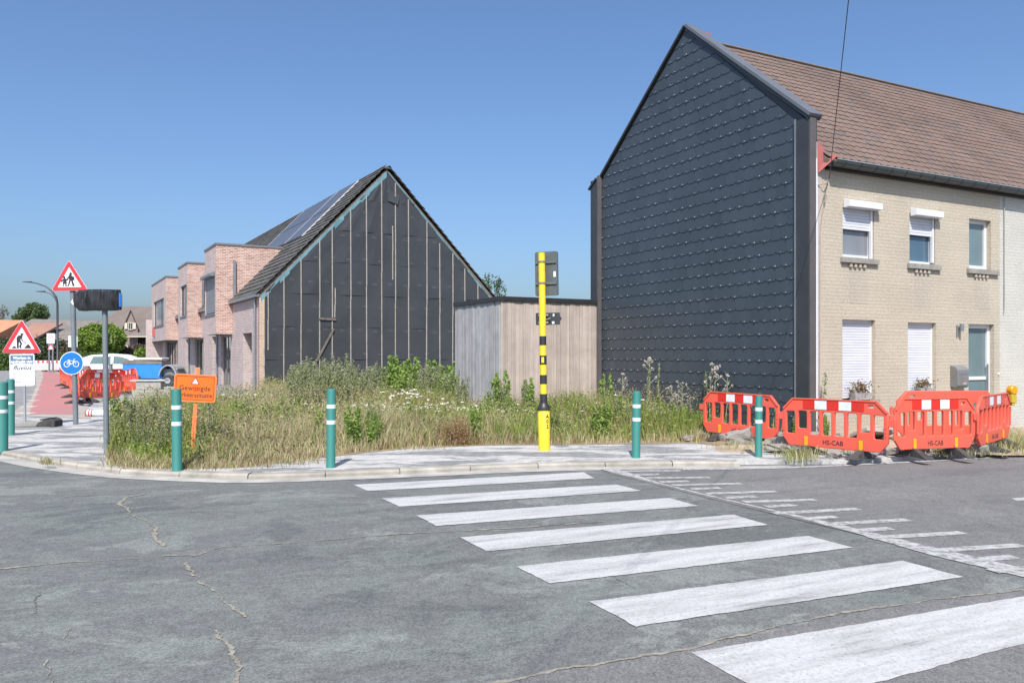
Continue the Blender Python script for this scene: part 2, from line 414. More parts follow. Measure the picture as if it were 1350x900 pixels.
# kerb: separate stones, one mesh
kb = MB(); seg = 0; acc = 0.0; start = 0
lens = [0]+[(kl[i+1]-kl[i]).length for i in range(len(kl)-1)]; cum = np.cumsum(lens); kx = np.array([p.x for p in kl]); ky = np.array([p.y for p in kl])
ix = np.array([p.x for p in kin]); iy = np.array([p.y for p in kin])
for s0 in np.arange(0, cum[-1]-0.99, 1.0):
    q = []
    for s in (s0+0.006, s0+0.5, s0+0.994):
        q.append(((np.interp(s, cum, kx), np.interp(s, cum, ky)), (np.interp(s, cum, ix), np.interp(s, cum, iy))))
    top = PZ+R.uniform(-0.004, 0.006)
    for j in range(2):
        (a, b_), (c, d) = q[j], q[j+1]
        a2 = (a[0]+(b_[0]-a[0])*0.15, a[1]+(b_[1]-a[1])*0.15); c2 = (c[0]+(d[0]-c[0])*0.15, c[1]+(d[1]-c[1])*0.15)
        kb.add([(*a, -0.03), (*c, -0.03), (*c, top-0.025), (*a, top-0.025), (*c2, top), (*a2, top), (*d, top), (*b_, top), (*d, -0.03), (*b_, -0.03)],
               [(0, 1, 2, 3), (3, 2, 4, 5), (5, 4, 6, 7), (7, 6, 8, 9), (1, 0, 9, 8)])
        if j == 0: kb.add([(*a, -0.03), (*b_, -0.03), (*b_, top), (*a2, top), (*a, top-0.025)], [(0, 1, 2, 3, 4)])
        else: kb.add([(*c, -0.03), (*d, -0.03), (*d, top), (*c2, top), (*c, top-0.025)], [(0, 1, 2, 3, 4)])
o = kb.build('kerb', island_mat('kerb_stone', [(0, (0.33, 0.305, 0.26)), (0.5, (0.38, 0.355, 0.31)), (1, (0.30, 0.28, 0.24))], 0.9, 0.2, 0.3, 4, 0.4)); o['kind'] = 'structure'
# concrete channel in front of the kerb
def strip(name, line, w, z, mat, d0=0.0, parent=None, kind='structure'):
    a = inward(line, d0); b_ = inward(line, d0-w); mb = MB()
    for i in range(len(line)-1):
        mb.add([(a[i].x, a[i].y, z), (b_[i].x, b_[i].y, z), (b_[i+1].x, b_[i+1].y, z), (a[i+1].x, a[i+1].y, z)], [(0, 1, 2, 3)])
    o = mb.build(name, mat, parent)
    if kind: o['kind'] = kind
    return o
ch = strip('road_channel', kl, 0.30, 0.006, m_gutter)
# dusty strip along the channel, irregular
def ragged(name, line, w0, w1, z, mat, d0, seed, parent=None):
    rr = random.Random(seed); mb = MB(); a = inward(line, d0)
    pts = []
    for i in range(len(line)-1):
        for k in range(6): pts.append((line[i].lerp(line[i+1], k/6), a[i].lerp(a[i+1], k/6)))
    w = rr.uniform(w0, w1); prev = None
    for (p, q) in pts:
        w = min(max(w+rr.uniform(-0.06, 0.06), w0), w1)
        n = Vector((q.x-p.x, q.y-p.y, 0))
        if prev:
            mb.add([(prev[0].x, prev[0].y, z), (q.x, q.y, z), (prev[1].x, prev[1].y, z), (prev[1].x, prev[1].y, z)][:1]+[(prev[1].x, prev[1].y, z), (q.x-dirn.x*w, q.y-dirn.y*w, z), (q.x, q.y, z)], [(0, 1, 2, 3)])
        dirn = Vector((-(pts[min(pts.index((p, q))+1, len(pts)-1)][0]-p).y, (pts[min(pts.index((p, q))+1, len(pts)-1)][0]-p).x, 0))
        if dirn.length < 1e-6: break
        dirn.normalize(); prev = (q, q-dirn*w)
    return mb.build(name, mat, parent)
# surfacing of the raised crossing and the coarse strip in the foreground
cross_px = [(150, 2500), (-4000, 1700), (-1200, 700), (-400, 640), (0, 622), (150, 632), (330, 640), (455, 637), (560, 632), (700, 626), (795, 622), (870, 641), (975, 667), (1100, 697), (1225, 727), (1350, 757), (1600, 818), (1650, 760), (1350, 779), (1230, 792), (1100, 814), (1000, 836), (910, 857), (800, 876), (650, 897), (420, 930), (0, 985)]
cp = [gp(x, y) for x, y in cross_px[3:]]
sheet('crossing_surface', [(p.x, p.y) for p in cp], 0.003, m_cross, parent=road, kind=None)
co = [gp(x, y) for x, y in [(-600, 1060), (0, 985), (420, 930), (650, 897), (800, 876), (910, 857), (1000, 836), (1100, 814), (1230, 792), (1350, 779), (1900, 730)]]
sheet('coarse_surface', [(p.x, p.y) for p in co]+[(14, 3.0), (14, -20), (-14, -20)], 0.0050, m_coarse, parent=road, kind=None)
# right carriageway plain asphalt
sheet('carriageway_surface', [(p.x, p.y) for p in [gp(x, y) for x, y in [(795, 622), (870, 641), (975, 667), (1100, 697), (1225, 727), (1350, 757), (1600, 818), (2600, 700), (3200, 560), (2000, 567), (1600, 588), (1350, 601), (1200, 610), (1040, 616), (900, 619)]]], 0.0070, m_coarse, parent=road, kind=None)

# painted markings
def mark(name, px, z=0.009, mat=None):
    p = [gp(x, y) for x, y in px]; mb = MB()
    # ragged edges: subdivide long sides with tiny offsets
    pts = []
    for i in range(len(p)):
        a, b_ = p[i], p[(i+1) % len(p)]; n = max(int((b_-a).length/0.06), 1); d = (b_-a).normalized(); nrm = Vector((-d.y, d.x, 0))
        for k in range(n): pts.append(a+(b_-a)*k/n+nrm*R.uniform(-0.006, 0.006))
    mb.add([(q.x, q.y, z) for q in pts], [tuple(range(len(pts)))])
    o = mb.build(name, mat or m_paint, road); me = o.data
    if me.polygons[0].normal.z < 0: me.flip_normals()
    return o
for q in [[(466, 639.5), (485, 648), (784, 631), (769, 623)], [(504, 657.5), (526, 668.5), (845, 647.5), (812, 639)], [(549, 680), (575, 694), (921, 667.5), (882, 657)],
          [(607, 709), (641, 727.5), (1012, 692.5), (967, 679)], [(680, 747.5), (725, 770), (1125, 722.5), (1065, 707)], [(777, 794), (838, 827), (1270, 761.5), (1190, 740)],
          [(911, 861.5), (1040, 932), (1640, 772), (1560, 751)]]:
    mark('crosswalk_stripe', q)
mark('edge_line', [(791, 619), (915, 650), (1025, 676), (1125, 702.5), (1225, 732), (1350, 762), (1500, 798), (1510, 786), (1350, 750), (1225, 721), (1100, 690.5), (975, 663), (875, 638.5), (815, 619)], 0.0100, m_worn)
for (x0, y0, x1, y1) in [(825, 621.5, 898, 621), (841, 626.5, 869, 626), (862, 630.5, 936, 630), (880, 635.8, 908, 635), (896, 640, 978, 638), (921, 645, 950, 644), (941, 651, 1025, 648.5),
                         (966, 656.6, 997, 655), (991, 662, 1075, 659.5), (1020, 668, 1049, 666.5), (1031, 677, 1132, 671.5), (1071, 684, 1103, 682), (1096, 691.5, 1197, 686), (1136, 700, 1175, 697.3), (1160, 709.5, 1270, 703), (1241, 726.5, 1347, 719.5), (1290, 738.5, 1339, 735), (1322, 753, 1420, 745), (1400, 772, 1520, 762)]:
    a, b_ = gp(x0, y0), gp(x1, y1); d = (b_-a).normalized(); n = Vector((-d.y, d.x, 0))*0.065; mb = MB()
    mb.add([(p.x, p.y, 0.0110) for p in (a-n-d*.1, b_-n, b_+n, a+n-d*.1)], [(0, 1, 2, 3)]); mb.build('hatch_tick', m_worn, road)
wl = smooth_line([gp(x, y) for x, y in [(900, 619.5), (1040, 617), (1200, 609.5), (1350, 601), (1600, 587), (2000, 568), (3000, 532)]], 4)
strip('white_edge_line', wl, 0.12, 0.012, m_worn, 0.06, road, None)
mark('lane_dash', [(1334, 657.5), (1340, 661), (1480, 652), (1470, 648.5)])
# cracks and joints
def crack(px, w, mat, jit=0.03, seed=1, z=0.0080):
    rr = random.Random(seed); p = [gp(x, y) for x, y in px]; pts = []; off = 0.0
    for i in range(len(p)-1):
        n = max(int((p[i+1]-p[i]).length/0.018), 1); d = (p[i+1]-p[i]).normalized(); nr = Vector((-d.y, d.x, 0))
        for k in range(n): off = max(-2.2*jit, min(2.2*jit, off+rr.uniform(-jit, jit)*.38)); pts.append((p[i].lerp(p[i+1], k/n)+nr*off, nr))
    mb = MB(); prev = None; wf = .5
    for q, nr in pts:
        wf = min(max(wf+rr.uniform(-.22, .22), .12), 1.0); ww = w*.8*wf*rr.uniform(.5, 1.1); cur = (q-nr*ww/2, q+nr*ww/2)
        if prev: mb.add([(prev[0].x, prev[0].y, z), (cur[0].x, cur[0].y, z), (cur[1].x, cur[1].y, z), (prev[1].x, prev[1].y, z)], [(0, 1, 2, 3)])
        prev = cur
    return mb.build('crack', mat, road)
crack([(192, 651), (165, 657), (166, 664), (178, 681), (195, 692), (212, 705), (227, 720)], 0.085, m_crack, 0.035, 1)
crack([(242, 742), (248, 757), (262, 762), (265, 777), (285, 800), (312, 818)], 0.07, m_crack, 0.035, 2)
crack([(285, 831), (303, 850), (308, 870), (303, 900), (306, 940)], 0.055, m_crack, 0.03, 3)
crack([(65, 870), (76, 890), (80, 930)], 0.035, m_crack, 0.03, 4)
crack([(-60, 755), (0, 751), (60, 745), (150, 739), (225, 733), (260, 733), (290, 722), (400, 716), (520, 706), (600, 700), (700, 695), (800, 687)], 0.075, m_crack, 0.018, 5)
crack([(700, 695), (850, 683), (1000, 672)], 0.012, m_crackd, 0.012, 6)
crack([(-40, 830), (0, 840), (12, 845), (0, 860), (-30, 870)], 0.03, m_crack, 0.03, 7)
crack([(50, 780), (40, 800), (35, 812)], 0.015, m_crackd, 0.03, 17)
crack([(95, 828), (90, 845), (97, 865)], 0.012, m_crack, 0.03, 18)
crack([(0, 661), (60, 656), (130, 653), (200, 650)], 0.02, m_crackd, 0.015, 8)
crack([(418, 662), (430, 672), (440, 683)], 0.02, m_crack, 0.03, 9)
crack([(0, 997), (420, 941), (650, 899), (800, 876), (910, 857), (1000, 836), (1100, 814), (1230, 792), (1350, 779), (1500, 765)], 0.045, m_crack, 0.02, 10)
crack([(690, 625), (950, 629), (1060, 640), (1150, 655), (1280, 668), (1360, 680)], 0.012, m_crackd, 0.02, 11)
crack([(1100, 616), (1240, 640), (1350, 650)], 0.012, m_crackd, 0.02, 12)
crack([(1150, 665), (1350, 658)], 0.010, m_crackd, 0.02, 13)
crack([(805, 760), (840, 777)], 0.015, m_crackd, 0.02, 14)

def poly(px, z=PZ): return [(p.x, p.y) for p in [gp(x, y, z) for x, y in px]]
# the corner plot, the side street and what surfaces them
sheet('meadow_soil', poly([(205, 536), (172, 556), (150, 578), (138, 600), (150, 612), (230, 618), (330, 615), (420, 604), (470, 598), (540, 591), (640, 587), (760, 586), (920, 584), (960, 590), (1100, 592), (1090, 580)])+[(5.2, 15.0), (2.2, 20.6), (1.0, 33), (-8, 36), (-11, 34.2), (-13.4, 30.5)], PZ+0.006, m_soil)
sheet('side_road', poly([(-900, 535), (-300, 535), (-60, 541), (28, 545), (40, 528), (48, 508), (53, 492), (50, 486), (20, 484), (-40, 480), (-400, 478), (-900, 490)]), PZ+0.004, m_side)
sheet('side_path', poly([(10, 548), (120, 552), (115, 530), (100, 505), (82, 490), (62, 484), (45, 484), (48, 508), (40, 528)]), PZ+0.007, m_beigepath)
cyc = sheet('cycle_path', poly([(38, 546), (45, 528), (53, 508), (57, 496), (57, 489), (68, 488), (80, 494), (88, 502), (97, 522), (102, 546)]), PZ+0.011, m_red)
sheet('crossing_path', poly([(-600, 486), (0, 480.5), (60, 481), (110, 483), (110, 480), (60, 477.5), (0, 477.5), (-600, 478)]), PZ+0.013, m_beigepath)
mb = MB()
for k in range(11):
    f_ = k/10; y = 489+f_**1.6*56; x = np.interp(y, [489, 496, 508, 528, 546], [54, 54, 50.5, 42, 33.5])
    a = gp(x, y, PZ); s_ = 0.2
    mb.box(a.x-s_*1.1, a.x+s_*1.1, a.y-s_*.9, a.y+s_*.9, PZ+0.011, PZ+0.016)
mb.build('edge_block', M('white_block', (0.62, 0.58, 0.52), 0.9, (0.45, 0.42, 0.38), 4), cyc)
sheet('forecourt', poly([(150, 515), (340, 524), (350, 516), (300, 505), (230, 495), (215, 484), (120, 484), (100, 500), (118, 520)]), PZ+0.009, m_park)

# sandy trench and rubble by the right barriers: uneven ground
def mound(name, px, zb, mat, amp, seed, nx=60, ny=24):
    rr = np.random.default_rng(seed); c = [gp(x, y, zb) for x, y in px]    # quad: near-left, near-right, far-right, far-left
    U, V = np.meshgrid(np.linspace(0, 1, nx), np.linspace(0, 1, ny))
    c = [np.array(v) for v in c]
    P = (c[0][None, None]*((1-U)*(1-V))[..., None]+c[1][None, None]*(U*(1-V))[..., None]+c[2][None, None]*(U*V)[..., None]+c[3][None, None]*((1-U)*V)[..., None])
    h = np.zeros_like(U)
    for k in range(26):
        fx, fy, ph, ph2 = rr.uniform(0.5, 9), rr.uniform(0.5, 9), rr.uniform(0, 6.3), rr.uniform(0, 6.3)
        h += np.sin(P[..., 0]*fx+ph)*np.sin(P[..., 1]*fy+ph2)/(1+0.35*(fx+fy))
    h = (h-h.min())/(h.max()-h.min())
    h += rr.uniform(-0.06, 0.06, h.shape)
    edge = np.minimum(np.minimum(U, 1-U)*6, np.minimum(V, 1-V)*3).clip(0, 1)
    P[..., 2] = zb-0.03+(amp*h+0.045)*edge
    idx = np.arange(nx*ny).reshape(ny, nx)
    q = np.stack([idx[:-1, :-1], idx[:-1, 1:], idx[1:, 1:], idx[1:, :-1]], -1).reshape(-1, 4)
    o = np_mesh(name, P.reshape(-1, 3), q, mats=[mat]); o['kind'] = 'structure'
    o.data.polygons.foreach_set('use_smooth', [True]*len(o.data.polygons)); return o
mound('excavated_soil', [(925, 600), (1440, 597), (1420, 556), (900, 574)], PZ, m_sand, 0.11, 3, 110, 40)

# ---------------------------------------------------------------- building materials
m_beige = brick_mat('painted_beige_brick', (0.475, 0.42, 0.335), (0.455, 0.40, 0.318), (0.33, 0.30, 0.245), 1.3, 0.065, 0.0035, 0.10, 0.5, 0.8)
m_white_brick = brick_mat('painted_white_brick', (0.53, 0.515, 0.465), (0.51, 0.495, 0.445), (0.40, 0.385, 0.34), 1.3, 0.065, 0.0035, 0.10, 0.5, 0.8)
m_red_brick = brick_mat('pink_red_brick', (0.33, 0.125, 0.085), (0.52, 0.34, 0.27), (0.58, 0.51, 0.46), 0.22, 0.075, 0.013, 0.12, 0.35, 0.2)
m_pale_brick = brick_mat('grazing_pale_brick', (0.40, 0.275, 0.25), (0.51, 0.41, 0.38), (0.56, 0.52, 0.50), 0.22, 0.075, 0.013, 0.12, 0.35, 0.2)  # red brick's paler copy: grazing light on street faces put into the colour
m_brown_brick = brick_mat('brown_brick', (0.235, 0.165, 0.15), (0.29, 0.21, 0.19), (0.33, 0.29, 0.27), 0.22, 0.075, 0.012)
m_slate = island_mat('slate_blue_panels', [(0, (0.048, 0.062, 0.076)), (0.5, (0.054, 0.069, 0.084)), (1, (0.046, 0.059, 0.073))], 0.38, 0.5, 0.12, 1.0, 0.05)
m_anth = M('anthracite_metal', (0.045, 0.05, 0.056), 0.4, (0.035, 0.038, 0.043), 2, spec=0.5)
m_litcover = M('lit_cover_metal', (0.105, 0.095, 0.095), 0.45, (0.085, 0.078, 0.078), 3)  # lighter copy for the covers' front-facing sides, sunlit tone put into the colour
m_tile = island_mat('brown_roof_tile', [(0, (0.160, 0.112, 0.092)), (0.45, (0.185, 0.130, 0.106)), (0.8, (0.170, 0.126, 0.108)), (0.95, (0.135, 0.108, 0.098)), (1, (0.205, 0.142, 0.114))], 0.85, 0.25, 0.22, 0.4, 0.25)
m_ridge = M('ridge_tile', (0.19, 0.13, 0.10), 0.9, (0.13, 0.105, 0.075), 8, bmp=0.4)
m_dtile = island_mat('dark_roof_tile', [(0, (0.075, 0.073, 0.068)), (0.5, (0.10, 0.096, 0.09)), (1, (0.13, 0.125, 0.115))], 0.7, 0.3, 0.3, 1.0, 0.3)
m_white = M('white_pvc', (0.68, 0.69, 0.71), 0.35, (0.62, 0.63, 0.65), 2, spec=0.5)
m_shut = M('white_shutter', (0.63, 0.64, 0.68), 0.45, (0.57, 0.58, 0.62), 1.5, stretch=(1, 1, 4))
m_dsh = M('grey_shutter', (0.23, 0.235, 0.25), 0.45, (0.19, 0.195, 0.21), 2)
m_glass = glass_mat('window_glass', (0.03, 0.04, 0.045))
m_glass_t = glass_mat('curtained_glass', (0.105, 0.15, 0.16), 0.1)
m_glass_g = glass_mat('grey_glass', (0.16, 0.17, 0.185), 0.2)
m_sill = M('stone_sill', (0.30, 0.285, 0.255), 0.85, (0.22, 0.205, 0.185), 8, bmp=0.3)
m_zinc = M('zinc', (0.32, 0.34, 0.36), 0.4, (0.26, 0.28, 0.30), 2, metal=0.6)
m_green_zinc = M('dark_gutter', (0.052, 0.062, 0.062), 0.5, (0.042, 0.05, 0.05), 3)
m_dark = M('shadow_gap', (0.02, 0.02, 0.02), 0.9)
m_black = M('black_plastic', (0.022, 0.022, 0.024), 0.45, (0.03, 0.03, 0.033), 5)
m_memb = M('underlay_membrane', (0.034, 0.038, 0.043), 0.5, (0.047, 0.051, 0.057), 0.7, bmp=0.35, bscale=2.5, detail=6)
m_batten = M('pale_batten', (0.35, 0.32, 0.285), 0.85, (0.25, 0.225, 0.195), 5, bmp=0.2)
m_tape = M('blue_tape', (0.085, 0.20, 0.235), 0.4, (0.17, 0.31, 0.35), 2.2, detail=8)
m_wood_d = M('weathered_wood', (0.17, 0.145, 0.12), 0.9, (0.12, 0.10, 0.085), 6)
m_steel = M('grey_steel', (0.22, 0.24, 0.26), 0.45, (0.17, 0.185, 0.20), 4, metal=0.3)

def wall(mb, u0, u1, z0, z1, holes, P, depth, m=0, mr=None):
    """wall plane with rectangular holes; P(u, z, d) -> 3D point, d = depth behind the face"""
    us = sorted({u0, u1}|{h[0] for h in holes}|{h[1] for h in holes}); zs = sorted({z0, z1}|{h[2] for h in holes}|{h[3] for h in holes})
    for i in range(len(us)-1):
        for j in range(len(zs)-1):
            cu, cz = (us[i]+us[i+1])/2, (zs[j]+zs[j+1])/2
            if any(h[0] < cu < h[1] and h[2] < cz < h[3] for h in holes): continue
            mb.add([P(us[i], zs[j], 0), P(us[i+1], zs[j], 0), P(us[i+1], zs[j+1], 0), P(us[i], zs[j+1], 0)], [(0, 1, 2, 3)], m)
    for h in holes:
        a, b_, c, d = h[:4]; dp = h[4] if len(h) > 4 else depth
        for (p, q) in (((a, c), (b_, c)), ((b_, c), (b_, d)), ((b_, d), (a, d)), ((a, d), (a, c))):
            mb.add([P(p[0], p[1], 0), P(q[0], q[1], 0), P(q[0], q[1], dp), P(p[0], p[1], dp)], [(0, 1, 2, 3)], m if mr is None else mr)
def window(name, parent, P, u0, u1, z0, z1, d, glass, frame_mat, fw=0.06, mull=(), trans=(), label=None):
    """frame bars and one glass pane at depth d; P gives the 3D point"""
    def bx(mb, a, b_, c, e, d0, d1): mb.add([P(a, c, d0), P(b_, c, d0), P(b_, e, d0), P(a, e, d0), P(a, c, d1), P(b_, c, d1), P(b_, e, d1), P(a, e, d1)], [(0, 1, 2, 3), (4, 5, 6, 7), (0, 1, 5, 4), (1, 2, 6, 5), (2, 3, 7, 6), (3, 0, 4, 7)])
    g = MB(); g.add([P(u0, z0, d+0.035), P(u1, z0, d+0.035), P(u1, z1, d+0.035), P(u0, z1, d+0.035)], [(0, 1, 2, 3)])
    fr = MB(); bx(fr, u0, u0+fw, z0, z1, d, d+0.06); bx(fr, u1-fw, u1, z0, z1, d, d+0.06)
    bx(fr, u0+fw, u1-fw, z0, z0+fw*1.2, d+0.003, d+0.06); bx(fr, u0+fw, u1-fw, z1-fw, z1, d+0.003, d+0.06)
    for u in mull: bx(fr, u-fw*.4, u+fw*.4, z0+fw, z1-fw, d+0.006, d+0.05)
    for z in trans: bx(fr, u0+fw, u1-fw, z-fw*.4, z+fw*.4, d+0.009, d+0.05)
    w = fr.build(name, frame_mat, parent); g.build('pane', glass, w)
    if label: w['label'] = label
    return w
def tiles(mb, p0, ux, us, nrm, ncol, nrow, w, ex, th=0.018, gap=0.004, c=0.25, clip=None, rnd=0.002, round_=True, stagger=True, lift=0.02):
    """overlapping shaped tiles on a slope: p0 lower corner, ux along the eave, us up the slope"""
    for r in range(nrow):
        off = (w/2 if (r % 2 and stagger) else 0)
        for k in range(-1, ncol+1):
            x0 = k*w+off+gap; x1 = x0+w-2*gap; z0 = r*ex; z1 = z0+ex*1.25
            if round_ == 2: pr = [(x0, z0+c*w), (x0+c*w, z0), (x1-c*w, z0), (x1, z0+c*w)]
            elif round_: z1 = z0+ex*1.6; pr = [(x0, z0+0.46*w), (x0+0.05*w, z0+0.24*w), (x0+0.17*w, z0+.08*w), (x0+.34*w, z0), (x1-.34*w, z0), (x1-0.17*w, z0+.08*w), (x1-0.05*w, z0+0.24*w), (x1, z0+0.46*w)]
            else: pr = [(x0, z0), (x1, z0)]
            pl = pr+[(x1, z1), (x0, z1)]
            if clip:
                pl = clip_convex(pl, clip)
                if len(pl) < 3: continue
            j = R.uniform(0, rnd); base_ = []
            top = []
            for (x, z) in pl:
                f_ = (z-z0)/(z1-z0); h = lift*(1-f_)+j
                q = p0+ux*x+us*z; top.append(q+nrm*(h+th)); base_.append(q+nrm*h)
            n = len(top)
            mb.add(top+base_, [tuple(range(n))]+[(i, n+i, n+(i+1) % n, (i+1) % n) for i in range(n)])

# ---------------------------------------------------------------- beige end-of-terrace house with slate gable
H = Frame((5.535, 14.73, 0), math.radians(27.64))
house = thing('beige_house', H.o, 'beige painted brick house with a dark slate clad gable and a brown tiled roof', 'house', H.a)
def HP(u, z, d): return (u, d, z)
GD, XD, EZ, RZ, BD = 6.9, 3.42, 5.12, 8.55, 5.46
holes = [(0.67, 1.52, 3.45, 4.38), (2.55, 3.33, 3.43, 4.42), (4.42, 5.16, 3.42, 4.46), (0.66, 1.56, 0.80, 2.30, .16), (2.50, 3.36, 0.86, 2.28, .16), (4.40, 5.27, 0.10, 2.28, .16)]
mb = MB(); wall(mb, 0.0, BD, -0.1, 5.12, holes, HP, 0.14)
mb.build('front_wall', m_beige, house)
mb = MB(); mb.box(0.0, BD, 6.6, 6.9, 0, 5.1); mb.box(BD-.15, BD, 0.32, 6.6, 0, 5.1); mb.build('rear_wall', m_beige, house)
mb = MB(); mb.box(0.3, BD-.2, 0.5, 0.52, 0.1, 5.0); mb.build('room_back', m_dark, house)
# corner quoin: unpainted brick strip by the gable
mb = MB(); mb.box(-0.002, 0.10, -0.012, 0.02, 0, 4.95); mb.build('corner_strip', M('bare_brick_strip', (0.40, 0.33, 0.29), 0.9, (0.48, 0.41, 0.35), 14, bmp=0.5), house)
mb = MB(); mb.box(-0.05, -0.005, -0.02, 0.03, 0.0, 5.5); mb.build('white_corner_trim', m_white, house)
# slate clad gable wall with its plane at x = -0.2
gx = -0.2
gab = [(0.31, 0.0), (6.70, 0.0), (6.70, 6.05), (3.40, 8.76), (0.31, 5.95)]
core = MB(); core.prism([(gx+.03, y, z) for y, z in [(0.02, 0), (6.9, 0), (6.9, 5.9), (3.40, 8.74), (0.02, 5.85)]], (0.16, 0, 0)); core.build('gable_core', m_anth, house)
mb = MB()
ccw = [(-y, z) for y, z in gab][::-1]
cl = [(6.75-y, z) for y, z in gab]        # measured from the back so that x runs towards the street
cl = cl if sum((cl[i][0]*cl[(i+1) % 5][1]-cl[(i+1) % 5][0]*cl[i][1]) for i in range(5)) > 0 else cl[::-1]
tiles(mb, Vector((gx+0.028, 6.75, -0.02)), Vector((0, -1, 0)), Vector((0, 0, 1)), Vector((-1, 0, 0)), 26, 35, 0.27, 0.255, 0.006, 0.0006, 0.14, cl, 0.0008, 2, True, 0.012)
mb.build('slate_cladding', m_slate, house)
rv = MB()
for r in range(35):
    for k in range(26):
        y = 6.75-(k*0.27+(0.135 if r % 2 else 0)+0.135); z = -0.02+r*0.255+0.022
        lim = np.interp(y, [0.31, 3.40, 6.70], [5.95, 8.76, 6.05])
        if 0.36 < y < 6.62 and 0.1 < z < lim-0.12 and R.random() < 0.8:
            s_ = R.choice([0.006, 0.009, 0.011])
            rv.box(gx-0.014, gx-0.001, y-s_, y+s_, z-s_, z+s_)
rv.build('fixing_stud', M('bright_stud', (0.75, 0.76, 0.78), 0.25, metal=0.7), house)
# boxed corner posts, front and back
mb = MB(); mb.box(gx-0.012, gx+0.02, 0.0, 0.31, 0, 5.93); mb.build('corner_cover', m_anth, house, 0.004)
mb = MB(); mb.box(gx-0.028, gx-0.010, 0.295, 0.325, 0, 5.96); mb.build('cladding_trim', m_zinc, house)
mb = MB(); mb.box(gx, -0.052, -0.03, 0.0, 0, 5.92); mb.build('front_cover', m_litcover, house, 0.004)
mb = MB(); mb.prism([(-0.052, -0.02, 5.2), (-0.052, -0.02, 5.93), (-0.052, 0.45, 6.2), (-0.052, 0.45, 5.6)], (0.03, 0, 0)); mb.build('parapet_side', m_anth, house)
mb = MB(); mb.box(gx-0.10, gx+0.02, 6.71, 7.02, 0, 6.08); mb.build('rear_corner_cover', m_anth, house, 0.004)
mb = MB(); mb.box(gx-0.11, gx+0.0, 6.66, 6.712, 0, 6.16); mb.build('rear_corner_cover', m_litcover, house)
# verge cappings
mb = MB()
def vcap(y0, z0, y1, z1, x0, x1, th):
    d = Vector((0, y1-y0, z1-z0)).normalized(); n = Vector((0, -d.z, d.y))
    if n.z < 0: n = -n
    mb.prism([Vector((x0, y0, z0)), Vector((x1, y0, z0)), Vector((x1, y0, z0))+n*th, Vector((x0, y0, z0))+n*th], Vector((0, y1-y0, z1-z0)))
vcap(-0.04, 5.94, 3.40, 8.77, gx-0.05, 0.07, 0.055)
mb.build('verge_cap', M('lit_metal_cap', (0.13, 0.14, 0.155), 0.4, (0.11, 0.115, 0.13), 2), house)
mb = MB(); vcap(0.0, 5.89, 3.40, 8.69, gx-0.03, 0.065, 0.07); mb.build('verge_board', m_anth, house)
mb = MB(); vcap(6.73, 6.08, 3.405, 8.77, gx-0.05, 0.10, 0.05); vcap(7.08, 5.86, 6.73, 6.08, gx-0.13, 0.05, 0.05); mb.build('verge_cap', m_anth, house)
# roof
def roof(parent, x0, x1, z_e, z_r, yr, y_back, tm, ridge_mat, w=0.20, ex=0.21, eave_y=-0.17, name='roof_tiles'):
    us = Vector((0, yr-eave_y, z_r-z_e)); L = us.length; us.normalize(); n = Vector((0, -us.z, us.y))
    deck = MB(); deck.prism([(x0, eave_y, z_e-0.02), (x0, yr, z_r-0.02), (x0, y_back+0.2, z_e-0.02), (x0, y_back+.1, z_e-0.14), (x0, yr, z_r-0.16), (x0, eave_y+.05, z_e-0.12)], (x1-x0, 0, 0))
    rf = deck.build('roof', m_wood_d, parent)
    mb = MB(); W_ = x1-x0; cl_ = [(0, -0.02), (W_, -0.02), (W_, L), (0, L)]
    tiles(mb, Vector((x0, eave_y, z_e)), Vector((1, 0, 0)), us, n, int(W_/w)+1, int(L/ex)+1, w, ex, 0.012, 0.0015, 0.3, cl_, 0.004, True, True, 0.024)
    mb.build(name, tm, rf)
    usb = Vector((0, yr-(y_back+.2), z_r-z_e)); Lb = usb.length
    bk = MB(); bk.prism([(x0, y_back+0.2, z_e-.015), (x0, yr, z_r-.015), (x0, yr, z_r+.03), (x0, y_back+0.2, z_e+.03)], (W_, 0, 0)); bk.build('rear_tiles', tm, rf)
    jn = MB(); jn.box(x0, x1, yr-.105, yr+.105, z_r-.055, z_r-.012); jn.build('ridge_bedding', m_dark, rf)
    rg = MB(); k = x0
    while k < x1-0.02:
        e = min(k+0.33, x1); pts = [(k, yr+0.095*math.cos(a), z_r-0.035+0.085*math.sin(a)+R.uniform(0, .004)) for a in np.linspace(-0.3, math.pi+0.3, 8)]
        rg.prism(pts, (e-k+0.025, 0, 0)); k = e
    rg.build('ridge_tile', ridge_mat, rf)
    return rf
rf = roof(house, 0.10, BD, EZ+0.06, RZ, XD, GD, m_tile, m_ridge)
mb = MB(); mb.box(0.14, 0.42, XD-.1, XD+.1, RZ+.08, RZ+.16); mb.build('red_ridge_end', M('red_end_tile', (0.45, 0.12, 0.10), 0.8), rf)
